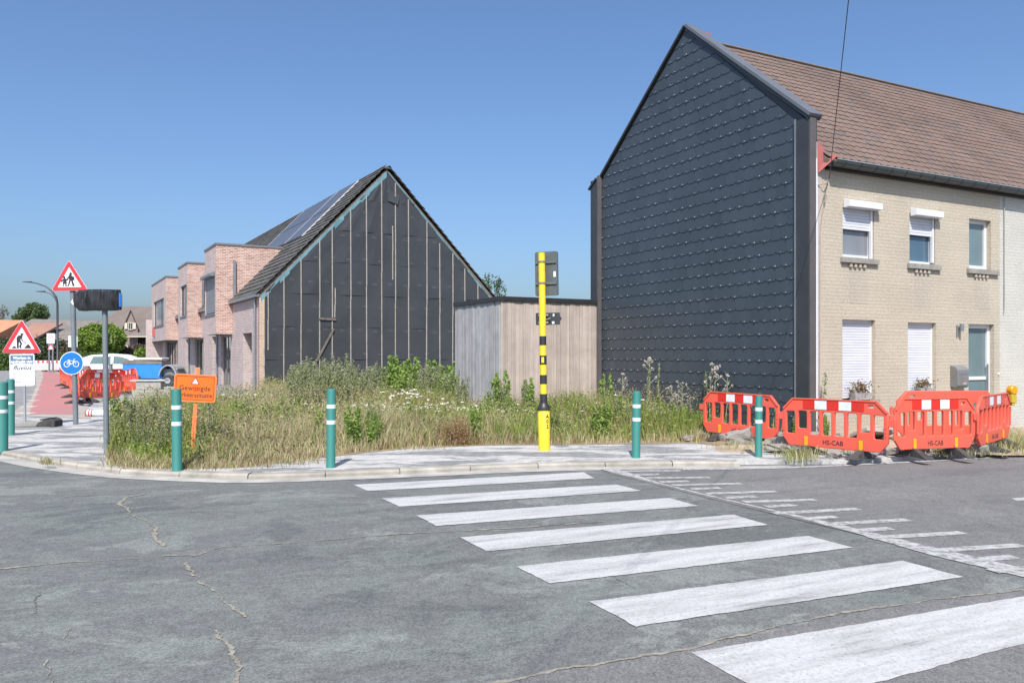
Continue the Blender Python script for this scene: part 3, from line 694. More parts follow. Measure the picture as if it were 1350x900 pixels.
def gutter(parent, x0, x1):
    mb = MB(); n = 8; yc, zc, r = -0.20, EZ+0.03, 0.085; prof = [(yc+r*math.cos(a), zc+r*math.sin(a)*1.15) for a in np.linspace(math.pi*.98, 2*math.pi*1.01, n)]
    inn = [(yc+(r-.008)*math.cos(a), zc+.004+(r-.012)*math.sin(a)*1.1) for a in np.linspace(2*math.pi*1.0, math.pi, n)]
    mb.prism([(x0, y, z) for y, z in prof+inn], (x1-x0, 0, 0)); g = mb.build('gutter', m_green_zinc, parent)
    br = MB(); k = x0+0.22
    while k < x1:
        br.prism([(k, yc+(r+.006)*math.cos(a), zc+(r+.006)*math.sin(a)*1.15) for a in np.linspace(math.pi, 2*math.pi, n)]+[(k, yc+(r-.002)*math.cos(a), zc+(r-.002)*math.sin(a)*1.15) for a in np.linspace(2*math.pi, math.pi, n)], (0.022, 0, 0)); k += 0.42
    br.build('gutter_bracket', m_black, g)
    lip = MB(); lip.cyl((x0, yc-r, zc+.01), (x1, yc-r, zc+.01), 0.010, n=6); lip.build('gutter_lip', M('lit_zinc_edge', (0.5, 0.52, 0.53), 0.4, metal=0.4), g)  # lip coloured far brighter than the gutter to show it catching light
    fb = MB(); fb.box(x0, x1, -0.115, -0.003, EZ-0.10, EZ+0.0); fb.build('soffit', m_dark, g)
    return g
gutter(house, 0.20, BD)
mb = MB(); mb.prism([(-0.02, -0.05, 4.93), (0.20, -0.30, 5.22), (0.20, -0.06, 5.30), (-0.02, -0.03, 5.52)], (0.012, 0.03, 0)); mb.build('red_flashing', M('red_flashing', (0.40, 0.11, 0.10), 0.6, (0.33, 0.10, 0.09), 4), house)
# upper windows
def shutter(mb, P, u0, u1, z0, z1, d, h=0.055):
    z = z0
    while z < z1-0.001:
        e = min(z+h, z1); m_ = z+(e-z)*0.5
        mb.add([P(u0, z, d+.012), P(u1, z, d+.012), P(u1, z+(e-z)*.12, d), P(u0, z+(e-z)*.12, d), P(u1, e-(e-z)*.12, d), P(u0, e-(e-z)*.12, d), P(u1, e, d+.012), P(u0, e, d+.012)], [(0, 1, 2, 3), (3, 2, 4, 5), (5, 4, 6, 7)]); z = e
w1 = window('window', house, HP, 0.67, 1.52, 3.45, 4.38, 0.07, m_glass_g, m_white, 0.055)
w2 = window('window', house, HP, 2.55, 3.33, 3.43, 4.42, 0.07, glass_mat('blue_glass', (0.05, 0.09, 0.13), 0.05), m_white, 0.055)
w3 = window('window', house, HP, 4.42, 5.16, 3.42, 4.46, 0.10, m_glass_t, m_white, 0.075)
for (w_, a, b_, z0, z1, bz) in ((w1, 0.67, 1.44, 3.98, 4.40, 4.395), (w2, 2.55, 3.25, 4.0, 4.42, 4.385)):
    mb = MB(); shutter(mb, HP, a+.03, b_-.0, z0, z1, 0.035); mb.build('roller_shutter', m_shut, w_)
    mb = MB(); mb.prism([(a+0.015, -0.15, bz-.02), (a+0.015, -0.15, bz+.10), (a+0.015, -0.005, bz+.14), (a+0.015, -0.005, bz-.03)], (b_-a+0.13, 0, 0)); mb.build('shutter_box', m_white, w_, 0.006)
    mb = MB(); mb.box(b_, b_+.045, 0.0, 0.05, z0-.52, bz-.03); mb.build('shutter_rail', m_white, w_)
for (a, b_, z) in ((0.60, 1.60, 3.45), (2.47, 3.45, 3.43), (4.33, 5.36, 3.42)):
    mb = MB(); mb.box(a, b_, -0.065, 0.10, z-0.10, z); s_ = mb.build('sill', m_sill, house, 0.006)
    mb = MB()
    for k in range(4): c = (a+b_)/2-.06+(k-1.5)*0.125; mb.prism([(c-.03, -.045, z-.112), (c+.03, -.045, z-.112), (c+.03, -.003, z-.112), (c-.03, -.003, z-.112)], (0, 0, -0.06))
    mb.build('sill_corbel', m_beige, s_)
    mb = MB(); mb.box((a+b_)/2-.25, (a+b_)/2+.25, -0.0022, 0.0, z-.85, z-.22); mb.build('stain_panel', brick_mat('stained_beige_brick', (0.445, 0.395, 0.325), (0.43, 0.38, 0.31), (0.32, 0.285, 0.23), 1.3, 0.065, 0.0035, 0.10, 0.5, 0.8), house)
# ground floor shutters and door
for (a, b_, z0, z1) in ((0.66, 1.56, 0.80, 2.30), (2.50, 3.36, 0.86, 2.28)):
    fr = MB()
    for (x0, x1) in ((a, a+.035), (b_-.035, b_)): fr.box(x0, x1, 0.085, 0.15, z0, z1)
    fr.box(a+.035, b_-.035, 0.088, 0.15, z1-.05, z1)
    w_ = fr.build('shuttered_window', m_white, house)
    mb = MB(); shutter(mb, HP, a+.035, b_-.035, z0+.02, z1-.05, 0.095, 0.05); mb.build('roller_shutter', m_shut, w_)
    mb = MB(); mb.box(a-.05, b_+.08, -0.05, 0.13, z0-.07, z0); mb.build('sill', m_sill, w_)
dr = window('front_door', house, HP, 4.40, 5.27, 0.12, 2.28, 0.10, m_glass_t, m_white, 0.085, (), (1.15,))
mb = MB(); mb.cyl((5.15, 0.06, 0.62), (5.15, 0.06, 1.45), 0.014, n=8); mb.cyl((5.15, 0.06, 0.7), (5.15, 0.10, 0.7), 0.01, n=6); mb.cyl((5.15, 0.06, 1.4), (5.15, 0.10, 1.4), 0.01, n=6); mb.build('handle', m_steel, dr)
mb = MB(); mb.box(4.3, 5.37, -0.22, 0.0, -0.05, 0.12); mb.build('doorstep', m_sill, house)
# mailbox, lamp, conduit
mbx = MB(); mbx.prism([(3.80, -0.17, 1.02), (3.80, -0.17, 1.34), (3.80, -0.12, 1.40), (3.80, -0.003, 1.43), (3.80, -0.003, 0.99), (3.80, -0.12, 0.97)], (0.36, 0, 0))
ml = mbx.build('mailbox', M('grey_mailbox', (0.20, 0.20, 0.20), 0.5, (0.16, 0.16, 0.16), 3), house, 0.012)
mb = MB(); mb.box(3.84, 4.12, -0.176, -0.17, 1.25, 1.30); mb.build('flap', m_zinc, ml)
mb = MB(); mb.box(3.97, 4.07, -0.1735, -0.17, 1.05, 1.075); mb.build('sticker', M('pale_pink_label', (0.7, 0.4, 0.38), 0.6), ml)
mb = MB(); mb.cyl((4.05, -0.003, 2.20), (4.05, -0.09, 2.20), 0.03); mb.cyl((4.05, -0.09, 2.12), (4.05, -0.09, 2.27), 0.04); mb.box(3.99, 4.02, -0.03, 0, 2.02, 2.24); mb.box(4.10, 4.13, -0.02, 0, 2.16, 2.25); mb.build('wall_lamp', m_steel, house)
mb = MB(); mb.box(5.38, 5.43, -0.02, 0, 1.22, 1.27); mb.build('door_bell', m_white, house)
# overhead service cable
cb = MB(); A = H.m @ Vector((0.25, -0.06, 4.86)); far = at(1125, -60, 9.0); d = (far-A)/(far-A).length
pts = [A+d*t_+Vector((0, 0, -0.02*math.sin(math.pi*t_/24))) for t_ in np.linspace(0, 24, 20)]
cb.tube(pts, 0.006, 6); cab = cb.build('overhead_cable', m_black); tag(cab, 'thin black overhead cable running down to the corner of the beige house', 'cable')
cb = MB(); cb.tube([H.m @ Vector(p) for p in [(0.25, -0.06, 4.86), (0.20, -0.05, 4.75), (0.15, -0.03, 4.4), (0.06, -0.02, 3.9), (0.05, -0.02, 2.6), (0.03, -0.02, 0.5)]], 0.006, 6)
cb.tube([H.m @ Vector(p) for p in [(0.0, -0.02, 4.72), (0.12, -0.10, 4.74), (0.24, -0.06, 4.84)]], 0.009, 6); cb.cyl(H.m @ Vector((0.17, -.05, 4.56)), H.m @ Vector((0.155, -.04, 4.40)), 0.018)
cb.build('cable_tail', M('grey_cable', (0.3, 0.27, 0.24), 0.7), cab)
# white painted neighbour
nb = thing('white_house', H.m @ Vector((BD+0.0, 0, 0)), 'off-white painted brick house adjoining the beige one at the right edge', 'house', H.a)
nh = [(1.7, 2.6, 3.43, 4.42), (4.0, 4.9, 3.43, 4.42), (6.6, 7.5, 3.43, 4.42), (1.6, 3.4, .85, 2.25), (6.5, 7.6, .85, 2.25), (4.6, 5.5, .1, 2.25)]; mb = MB(); wall(mb, 0.0, 9.5, -0.1, 5.12, nh, HP, 0.14); mb.box(9.3, 9.5, 0.05, 6.9, -.1, 5.1); mb.box(0.02, 9.28, 6.6, 6.9, -.1, 5.1); mb.build('front_wall', m_white_brick, nb)
for h_ in nh: window('window', nb, HP, *h_[:4], 0.09, m_glass, m_white, 0.06, [(h_[0]+h_[1])/2] if h_[1]-h_[0] > 1.2 else [])
roof(nb, 0.0, 9.6, EZ+0.06, RZ, XD, GD, m_tile, m_ridge); gutter(nb, 0.0, 9.6)
mb = MB(); mb.tube([(0.12, -0.03, 5.0), (0.12, -0.03, 4.6), (0.125, -0.03, 3.0), (0.12, -0.03, 2.62), (0.10, -0.05, 2.55)], 0.010, 6); mb.build('cable_drop', M('grey_conduit', (0.35, 0.35, 0.33), 0.7), nb)

# ---------------------------------------------------------------- timber clad shed
sa = math.atan2(1.1, 2.6); SF = Frame((-0.27, 19.3, 0), H.a)
shed = thing('timber_shed', SF.o, 'flat roofed annex clad in vertical timber boards, brown in front and greyed at the side', 'annex', SF.a)
pfx = SF.on(797, 398, 1, 0); SW, SZ = pfx.x, 2.97; pl_ = SF.on(600, 400, 0, 0); SD = pl_.y
m_board = island_mat('brown_larch_board', [(0, (0.43, 0.36, 0.31)), (0.5, (0.50, 0.425, 0.37)), (1, (0.39, 0.33, 0.29))], 0.85, 0.2, 0.18, 2.5, 0.2)
m_gboard = island_mat('silvered_board', [(0, (0.37, 0.375, 0.385)), (0.5, (0.45, 0.45, 0.455)), (1, (0.35, 0.345, 0.345))], 0.85, 0.2, 0.22, 2.5, 0.2)
def knots(mat):
    t = mat.node_tree; b = t.nodes['Principled BSDF']; src = b.inputs['Base Color'].links[0].from_socket
    tc = [n for n in t.nodes if n.type == 'TEX_COORD'][0]
    v = noise(t, mapping(t, tc.outputs['Object'], (14, 14, 4.5)), 1.0, 3, 0.6, 1.8)
    k = ramp(t, v, [(0.69, 0.0), (0.73, 0.55)]); c = mixc(t, k, src, (0.62, 0.57, 0.52))
    g = noise(t, mapping(t, tc.outputs['Object'], (60, 60, 1.2)), 1.0, 4); g2 = ramp(t, g, [(0.3, 0.82), (0.7, 1.1)]); c = mixc(t, 1.0, c, g2, 'MULTIPLY')
    t.links.new(c, b.inputs['Base Color'])
knots(m_board); knots(m_gboard)
mb = MB(); x = 0.0
mb.box(0.03, SW-.01, 0.03, SD-.03, 0, SZ-.06, 1)
while x < SW-0.03:
    w = R.choice([0.055, 0.085, 0.12]); e = min(x+w, SW); mb.box(x+.006, e, -R.choice([0.0, 0.008, 0.014]), 0.028, 0.02, SZ-.05); x = e
fr_ = mb.build('front_boards', [m_board, m_dark], shed)
mb = MB(); y = 0.03
while y < SD-0.02:
    w = R.choice([0.055, 0.085, 0.12]); e = min(y+w, SD); mb.box(-R.choice([0.0, 0.008, 0.014]), 0.027, y+.006, e, 0.02, SZ-.05); y = e
mb.build('side_boards', m_gboard, shed)
mb = MB(); mb.prism([(-.05, -.05, SZ-.05), (SW+.02, -.05, SZ-.05), (SW+.02, SD+.03, SZ-.05), (-.05, SD+.03, SZ-.05)], (0, 0, 0.11)); mb.build('roof', m_black, shed, 0.004)

# ---------------------------------------------------------------- brick terrace under construction
B = Frame(((342-675)/F*34, 34, 0), math.radians(29.8))
BE, = [4.16]; BX = 5.65; BR = 10.08; BW = 11.3
sl = Vector((BX, 0, BR-BE)); SLL = sl.length
def BP(u, z, d): return (d, u, z)             # the street face runs along y; depth goes along x
def brick_house(label, y0, y1, bx0, bx1, opens, bwin, downpipes, first=False, nt_=0.30):
    h = thing('brick_house', B.m @ Vector((0, y0, 0)), label, 'house', B.a, 'terraced brick houses with projecting upper boxes')
    Y = lambda y: y-y0
    mb = MB(); wall(mb, 0, y1-y0, -0.1, BE, [(Y(a), Y(b_), 0.02, 2.6, dp) for a, b_, dp, k in opens], BP, 0.2)
    mb.box(BW-.3, BW, 0.001, y1-y0, -.1, BE)
    mb.build('street_wall', m_pale_brick, h)
    for a, b_, dp, k in opens:
        if k == 'glass':
            n = max(int((b_-a)/1.4), 1); window('ground_window', h, BP, Y(a)+.002, Y(b_)-.002, 0.06, 2.598, dp-.06, m_glass, m_anth if bx1-bx0 > 5 else M('timber_frame', (0.30, 0.27, 0.25), 0.6), 0.09, [Y(a)+(b_-a)*(i+1)/(n+1) for i in range(n)])
        else:
            mb = MB(); mb.box(dp-.01, dp+.05, Y(a), Y(b_), 0, 2.6); mb.build('front_door', m_anth, h)
    # projecting box
    d0 = -0.75; xr = BX*(6.9-BE)/(BR-BE)
    bx = MB()
    wy0, wy1, wz0, wz1 = bwin
    P2 = lambda u, z, d: (d0+d, u, z)
    wall(bx, Y(bx0), Y(bx1), 2.62, 6.86, [(Y(wy0), Y(wy1), wz0, wz1, .14)], P2, 0.14, 1)
    for yy in (Y(bx0), Y(bx1)):
        bx.add([(d0, yy, 2.62), (0.3, yy, 2.62), (0.3, yy, BE), (xr, yy, 6.86), (d0, yy, 6.86)], [(0, 1, 2, 3, 4)], 0)
    bx.add([(d0, Y(bx0), 2.62), (d0, Y(bx1), 2.62), (0.0, Y(bx1), 2.62), (0.0, Y(bx0), 2.62)], [(0, 1, 2, 3)], 2)
    bo = bx.build('upper_box', [m_red_brick, m_pale_brick, m_anth], h)
    cp_ = MB(); cp_.box(d0-.04, xr+.25, Y(bx0)-.04, Y(bx1)+.04, 6.86, 6.95); cp_.build('coping', M('grey_coping', (0.17, 0.175, 0.185), 0.5, (0.14, 0.145, 0.155), 2), bo)
    if first:
        fr = MB(); shutter(fr, P2, Y(wy0)+.03, Y(wy1)-.03, wz0+.05, wz1, 0.03, 0.09); w_ = fr.build('roller_shutter', m_dsh, bo)
        mb = MB(); mb.prism([(d0-.25, Y(wy0)-.04, wz1-.05), (d0-.25, Y(wy0)-.04, wz1+.08), (d0-.003, Y(wy0)-.04, wz1+.16), (d0-.003, Y(wy0)-.04, wz1-.05)], (0, wy1-wy0+.08, 0)); mb.build('shutter_hood', m_steel, w_)
    else:
        w_ = window('upper_window', bo, P2, Y(wy0), Y(wy1), wz0, wz1, 0.10, m_glass_g if bx1-bx0 > 5 else m_glass, m_anth, 0.07, [Y(wy0)+(wy1-wy0)*.35])
    mb = MB(); mb.box(d0-.06, d0+.12, Y(wy0)-.03, Y(wy1)+.03, wz0-.06, wz0-.0); mb.build('sill', m_zinc, bo)
    # fin-like rainwater pipe on the side of the box
    mb = MB(); mb.box(0.02, 0.13, Y(bx0)-.12, Y(bx0)-.004, BE-.1, 6.15); mb.build('rain_pipe', m_zinc, h)
    for yy in downpipes:
        mb = MB(); mb.cyl((-.07, Y(yy), 0.05), (-.07, Y(yy), BE-.15 if yy < bx0 else 2.6), 0.05, n=10)
        for z in (0.5, 1.5, 2.4): mb.cyl((-.07, Y(yy), z), (-.07, Y(yy), z+.06), 0.062, n=10)
        mb.build('downpipe', m_zinc, h)
    # eaves gutter on the free lengths
    for (a, b_) in ((y0-0.05 if first else y0, bx0-.01), (bx1+.01, y1)):
        if b_-a > 0.1:
            mb = MB(); mb.prism([(-.20, Y(a), BE+.02), (-.20, Y(a), BE-.10), (-.02, Y(a), BE-.10), (-.02, Y(a), BE+.02)], (0, b_-a, 0)); mb.build('gutter', m_zinc, h)
    # roof: big flat tiles on the street slope, outside the box, and above it
    us = sl.normalized(); n = Vector((-us.z, 0, us.x)); rb = MB()
    dk = MB(); dk.prism([(-.12, 0, BE-.02), (BX, 0, BR-.04), (BW+.12, 0, BE-.02), (BW, 0, BE-.14), (BX, 0, BR-.2), (0, 0, BE-.14)], (0, y1-y0, 0)); rf_ = dk.build('roof', m_wood_d, h)
    off = 0.10 if first else 0.0
    tb = MB(); nrow = int((SLL+.15)/0.34)+1; p0 = Vector((-.14, y1-y0, BE-.02))
    W_ = y1-y0+off; cl_ = [(0, 0), (W_, 0), (W_, SLL+.16), (0, SLL+.16)]
    tiles(tb, p0, Vector((0, -1, 0)), us, n, int(W_/0.33)+1, nrow, 0.33, 0.34, 0.028, 0.004, 0.3, cl_, 0.01, False, True, 0.045)
    tb.build('roof_tiles', m_dtile, rf_)
    us2 = Vector((-BX, 0, BR-BE)).normalized(); n2 = Vector((us2.z, 0, -us2.x)); n2 = n2 if n2.z > 0 else -n2; tb = MB()
    tiles(tb, Vector((BW+.14, -off, BE-.02)), Vector((0, 1, 0)), us2, n2, int(W_/0.33)+1, nrow, 0.33, 0.34, 0.028, 0.004, 0.3, [(0, 0), (W_, 0), (W_, SLL+.13), (0, SLL+.13)], 0.02, False, True, 0.05)
    tb.build('rear_roof_tiles', m_dtile, rf_)
    mb = MB(); k = -off
    while k < y1-y0: mb.prism([(BX-.16, k, BR-.03), (BX, k, BR+.09), (BX+.16, k, BR-.03)], (0, 0.36, 0)); k += 0.37
    mb.build('ridge_tile', m_dtile, rf_)
    return h, rf_
h1, rf1 = brick_house('pink brick house whose unfinished gable is wrapped in dark membrane and battens', 0.0, 9.3, 5.67, 8.88,
    [(1.45, 3.34, 1.5, 'door'), (6.16, 8.6, .16, 'glass')], (6.0, 8.7, 3.62, 5.45), [0.55], True)
h2, rf2 = brick_house('narrow middle brick house with a slim dark upper window', 9.3, 18.9, 14.8, 18.52,
    [(9.6, 11.3, 1.5, 'door'), (14.0, 17.2, .16, 'glass')], (15.1, 17.6, 3.9, 5.7), [9.45])
h3, rf3 = brick_house('farthest brick house of the row, with a wide upper window and glazed ground floor', 18.9, 33.4, 24.37, 33.07,
    [(19.2, 20.9, 1.5, 'door'), (24.6, 31.2, .2, 'glass')], (25.6, 31.8, 3.7, 5.55), [19.05])
mb = MB(); mb.box(-.85, -.76, 31.0-18.9, 31.6-18.9, 3.0, 3.6); mb.build('red_ribbon', M('red_ribbon', (0.65, 0.10, 0.07), 0.6), h3)
mb = MB(); mb.box(-0.02, BW, 33.4-18.9, 33.7-18.9, -0.1, BE); mb.build('end_wall', m_pale_brick, h3)
mb = MB(); mb.box(-1.15, 0, 33.0-18.9, 33.25-18.9, -.1, 4.3); mb.build('garden_wall', m_pale_brick, h3)
# gable of house 1 with membrane, battens, tape
mb = MB(); mb.prism([(0.0, -0.02, -.1), (BW, -0.02, -.1), (BW, -0.02, BE-.08), (BX, -0.02, BR-.12), (0.0, -0.02, BE-.08)], (0, 0.2, 0)); mb.build('gable_wall', m_brown_brick, h1)
gp_ = MB()
# membrane in overlapping courses
z = 0.0; k = 0
while z < BR-.2:
    z1 = min(z+1.42, BR-.16); d = -0.034-0.004*(k % 2)
    def xr_(zz): return (0.22 if zz < BE else (zz-BE+.10)/(BR-BE)*BX+.02, BW-.02 if zz < BE else BW-((zz-BE+.10)/(BR-BE)*BX+.02))
    zs = sorted({z, z1}|({BE} if z < BE < z1 else set()))
    for i in range(len(zs)-1):
        a0, b0 = xr_(zs[i]+1e-4 if zs[i] >= BE else zs[i]); a1, b1 = xr_(zs[i+1]-1e-4); n = 24
        for j in range(n):
            fa, fb = j/n, (j+1)/n; w_ = lambda f_, zz: d-0.026*abs(math.sin(f_*17+k*1.7))**3*(1 if zz == z else 0.3)
            gp_.add([(a0+(b0-a0)*fa, w_(fa, zs[i]), zs[i]), (a0+(b0-a0)*fb, w_(fb, zs[i]), zs[i]), (a1+(b1-a1)*fb, w_(fb, zs[i+1]), zs[i+1]), (a1+(b1-a1)*fa, w_(fa, zs[i+1]), zs[i+1])], [(0, 1, 2, 3)])
    z = z1; k += 1
gp_.build('membrane', m_memb, h1)
bt = MB(); lim = lambda x: BE+(BR-BE)*min(x, BW-x)/BX-.28
for (X, t0, b0) in [(150, 515, 735), (208, 465, 905), (272, 375, 850), (341, 325, 880), (388, 275, 880), (457, 205, 880), (516, 145, 880), (572, 100, 880), (622, 112, 880), (612, 275, 475), (672, 175, 880), (737, 250, 880), (787, 340, 880), (834, 360, 880), (880, 415, 880), (928, 470, 880), (137, 727, 865), (397, 505, 615), (157, 875, 905), (975, 520, 880)]:
    px = 300+X/2.813; T = B.on(px, 200+t0/2.813, 1, -.05); Bt = B.on(px, 200+b0/2.813, 1, -.05); z0 = max(Bt.z, 0.15); z1 = min(T.z, lim(T.x)+.05)
    if b0 >= 840: z0 = R.uniform(0.1, 0.5)
    mid = z0+(z1-z0)*R.uniform(.4, .6); xx = T.x; j = R.uniform(-.02, .02)
    bt.bar((xx, -.062, z0), (xx+j, -.062, mid), 0.045, 0.025, (0, 1, 0)); bt.bar((xx+j+.012, -.062, mid+.01), (xx+j*1.4, -.062, z1), 0.045, 0.025, (0, 1, 0))
bt.build('batten', m_batten, h1)
pr = MB()
for (xa, ya, xb, yb) in [(337, 618, 402, 622), (330, 776, 394, 656)]:
    a = B.on(300+xa/2.813, 200+ya/2.813, 1, -.10); b_ = B.on(300+xb/2.813, 200+yb/2.813, 1, -.10); pr.bar(a, b_, 0.09, 0.03, (0, 1, 0))
pr.build('loose_plank', m_wood_d, h1)
tp = MB()
for s_ in (0, 1):
    for i in range(14):
        f0, f1 = i/14, (i+1.02)/14; wv = (0.24 if s_ == 0 else 0.085)*R.uniform(.6, 1.15)
        def pt(f_, dz): x_ = BX*f_*.985; xx = x_+.05 if s_ == 0 else BW-x_-.05; return (xx, -0.052-.002*(i % 2), BE+(BR-BE)*f_*.985-.06-dz)
        a = R.uniform(.7, 1.15); tp.add([pt(f0, 0), pt(f1, 0), pt(f1, wv*a), pt(f0, wv*a*R.uniform(.85, 1.1))], [(0, 1, 2, 3)])
tp.build('sealing_tape', m_tape, h1)
pm = MB()
for r in range(9):
    for c in range(15):
        x = 0.5+c*0.74+(0.3 if r % 2 else 0)+R.uniform(-.05, .05); z = 0.55+r*1.05+(0.05 if c % 2 else 0)
        if z < lim(x)-.3 and x < BW-.4:
            for q in range(2): pm.box(x, x+.24-.05*q, -.055, -.0535, z+q*.06, z+q*.06+.012)
pm.build('membrane_print', M('pale_print', (0.17, 0.175, 0.185), 0.7), h1)
mb = MB(); mb.prism([(BX+.08, -.058, BR-1.0), (BX+.62, -.058, BR-1.15), (BX+.50, -.12, BR-1.62), (BX-.0, -.10, BR-1.48)], (0, 0.004, 0)); mb.build('loose_flap', m_memb, h1)
mb = MB(); mb.box(-0.02, 0.20, -0.045, -0.02, 0, BE-.15); mb.build('brick_return', brick_mat('yellow_red_brick', (0.50, 0.30, 0.20), (0.58, 0.42, 0.30), (0.55, 0.48, 0.40), 0.22, 0.075, 0.013), h1)
# solar panels on the street slope
us = sl.normalized(); nrm = Vector((-us.z, 0, us.x)); spl = MB(); spf = MB()
def slope_pt(px, py): # on the slope surface raised 0.12
    o = B.i @ Vector((0, 0, CH)); d = B.i.to_3x3() @ Vector(((px-675)/F, 1, (HZ-py)/F)); p0 = Vector((0, 0, BE))+nrm*0.14
    t_ = (p0-o).dot(nrm)/d.dot(nrm); return o+d*t_
a = slope_pt(470, 242); b_ = slope_pt(398, 312); c = slope_pt(350, 322)
s_hi = (a-Vector((0, 0, BE))).dot(us); s_lo = (b_-Vector((0, 0, BE))).dot(us); yn = (a.y+b_.y)/2
print('solar', s_hi, s_lo, a.y, b_.y, c.y, (c-Vector((0, 0, BE))).dot(us))
s_hi = SLL-.12
pan = thing('solar_array', B.m @ Vector((0, yn, BE)), 'dark solar panels in white edged frames on the roof slope of the membrane wrapped house', 'solar panels', B.a)
ph = (s_hi-s_lo)/2
for k in range(9):
    for r in range(2):
        y0_ = k*1.06; s0 = s_lo+r*ph; o3 = nrm*0.15
        q = [us*s0+o3+Vector((0, y0_+.01, 0)), us*(s0+ph-.02)+o3+Vector((0, y0_+.01, 0)), us*(s0+ph-.02)+o3+Vector((0, y0_+1.05, 0)), us*s0+o3+Vector((0, y0_+1.05, 0))]
        p_ = MB(); p_.prism(q, nrm*0.035); fo = p_.build('panel_frame', M('dark_frame', (0.05, 0.05, 0.055), 0.5), pan)
        g_ = MB(); c0 = sum(q, Vector())/4; q2 = [c0+(v-c0)*0.935+nrm*0.037 for v in q]; g_.add(q2, [(0, 1, 2, 3)]); g_.build('panel_glass', M('solar_cells', (0.085, 0.088, 0.105), 0.35, (0.10, 0.104, 0.122), .3, spec=0.6), fo)
for y0_ in (-.03, 3.17, 9.54):
    p_ = MB(); q = [us*s_lo+nrm*.14+Vector((0, y0_, 0)), us*s_hi+nrm*.14+Vector((0, y0_, 0)), us*s_hi+nrm*.14+Vector((0, y0_+.045, 0)), us*s_lo+nrm*.14+Vector((0, y0_+.045, 0))]; p_.prism(q, nrm*.055); p_.build('end_rail', M('silver_rail', (0.55, 0.55, 0.57), 0.4), pan)
mb = MB(); mb.cyl((BX+4.05, 2.2, BE+1.2), (BX+4.05, 2.2, BE+2.7), 0.11); mb.cyl((BX+4.05, 2.2, BE+2.7), (BX+4.05, 2.2, BE+2.82), 0.15); mb.build('flue', m_black, h1)
# low concrete plinth path before the houses
# ---------------------------------------------------------------- street furniture
m_teal = M('teal_plastic', (0.035, 0.20, 0.172), 0.5, (0.04, 0.175, 0.15), 3, bmp=0.05)
m_refl = M('white_reflector', (0.72, 0.74, 0.76), 0.35, (0.60, 0.62, 0.64), 10)
m_yel = M('yellow_paint', (0.80, 0.60, 0.03), 0.45, (0.70, 0.50, 0.04), 3)
m_blk = M('black_paint', (0.025, 0.025, 0.027), 0.45, (0.035, 0.035, 0.037), 4)
m_pole = M('galvanised_pole', (0.20, 0.23, 0.25), 0.5, (0.16, 0.185, 0.20), 5, metal=0.2)
m_lpole = M('light_steel_pole', (0.40, 0.42, 0.44), 0.45, (0.32, 0.34, 0.36), 5, metal=0.3)
m_sred = M('sign_red', (0.62, 0.035, 0.05), 0.4, (0.52, 0.04, 0.05), 3)
m_swhite = M('sign_white', (0.74, 0.76, 0.79), 0.4, (0.68, 0.70, 0.73), 3)
m_sblue = M('sign_blue', (0.01, 0.17, 0.62), 0.4, (0.012, 0.15, 0.54), 3)
m_sback = M('sign_back', (0.10, 0.12, 0.12), 0.55, (0.075, 0.09, 0.09), 4)
m_orange = M('orange_panel', (0.84, 0.155, 0.010), 0.45, (0.76, 0.14, 0.010), 3)
m_lorange = M('pale_orange_post', (0.88, 0.22, 0.07), 0.45, (0.80, 0.20, 0.06), 3)
m_bred = M('barrier_red_plastic', (0.78, 0.105, 0.06), 0.48, (0.66, 0.11, 0.075), 3.5, bmp=0.08, detail=9)
m_bred2 = M('barrier_reflective_red', (0.62, 0.03, 0.02), 0.3, (0.52, 0.03, 0.02), 8)
m_rubber = M('black_rubber', (0.03, 0.031, 0.033), 0.85, (0.07, 0.068, 0.062), 6, bmp=0.3)
m_amber = M('amber_lens', (0.68, 0.33, 0.01), 0.3, (0.52, 0.23, 0.01), 14)
m_conc = M('concrete', (0.38, 0.37, 0.34), 0.92, (0.28, 0.27, 0.245), 4, bmp=0.5, bscale=40)

def bollard(px, py, h, label, w=0.062, lean=(0, 0)):
    p = gp(px, py, PZ); t_ = thing('bollard', p, label, 'bollard', 0, 'green bollards along the pavement edge')
    t_.rotation_euler = (lean[1], lean[0], R.uniform(0, 6))
    z1, z2 = h*0.70, h*0.86-0.02*h
    m = MB(); m.lathe([(w+.004, -0.03), (w+.004, 0.01), (w, 0.02), (w, h-.03), (w-.006, h-.008), (w-.02, h)], 20); m.build('post', m_teal, t_, smooth=True)
    for z in (h*0.575, h*0.775):
        m = MB(); m.lathe([(w+.0005, z-.0275), (w+.0025, z-.026), (w+.0025, z+.026), (w+.0005, z+.0275)], 20); m.build('reflective_band', m_refl, t_, smooth=True)
bollard(3, 594, 1.13, 'green bollard cut by the left edge of the photo, in front of another one', 0.085)
bollard(14, 573.5, 1.10, 'green bollard just behind the leftmost one, beside the roadworks sign', 0.072)
bollard(233.5, 620, 1.11, 'green bollard in front of the orange sign', 0.066, (0.01, 0))
bollard(436, 616, 1.10, 'green bollard before the leafy weeds, alone between the orange sign and the yellow pole', 0.064, (-0.012, 0))
bollard(838.5, 603, 1.02, 'green bollard right of the yellow pole', 0.064, (-0.015, 0))
bollard(1000, 602, 0.95, 'green bollard in front of the leftmost red barrier of the right group', 0.056, (-0.005, 0))

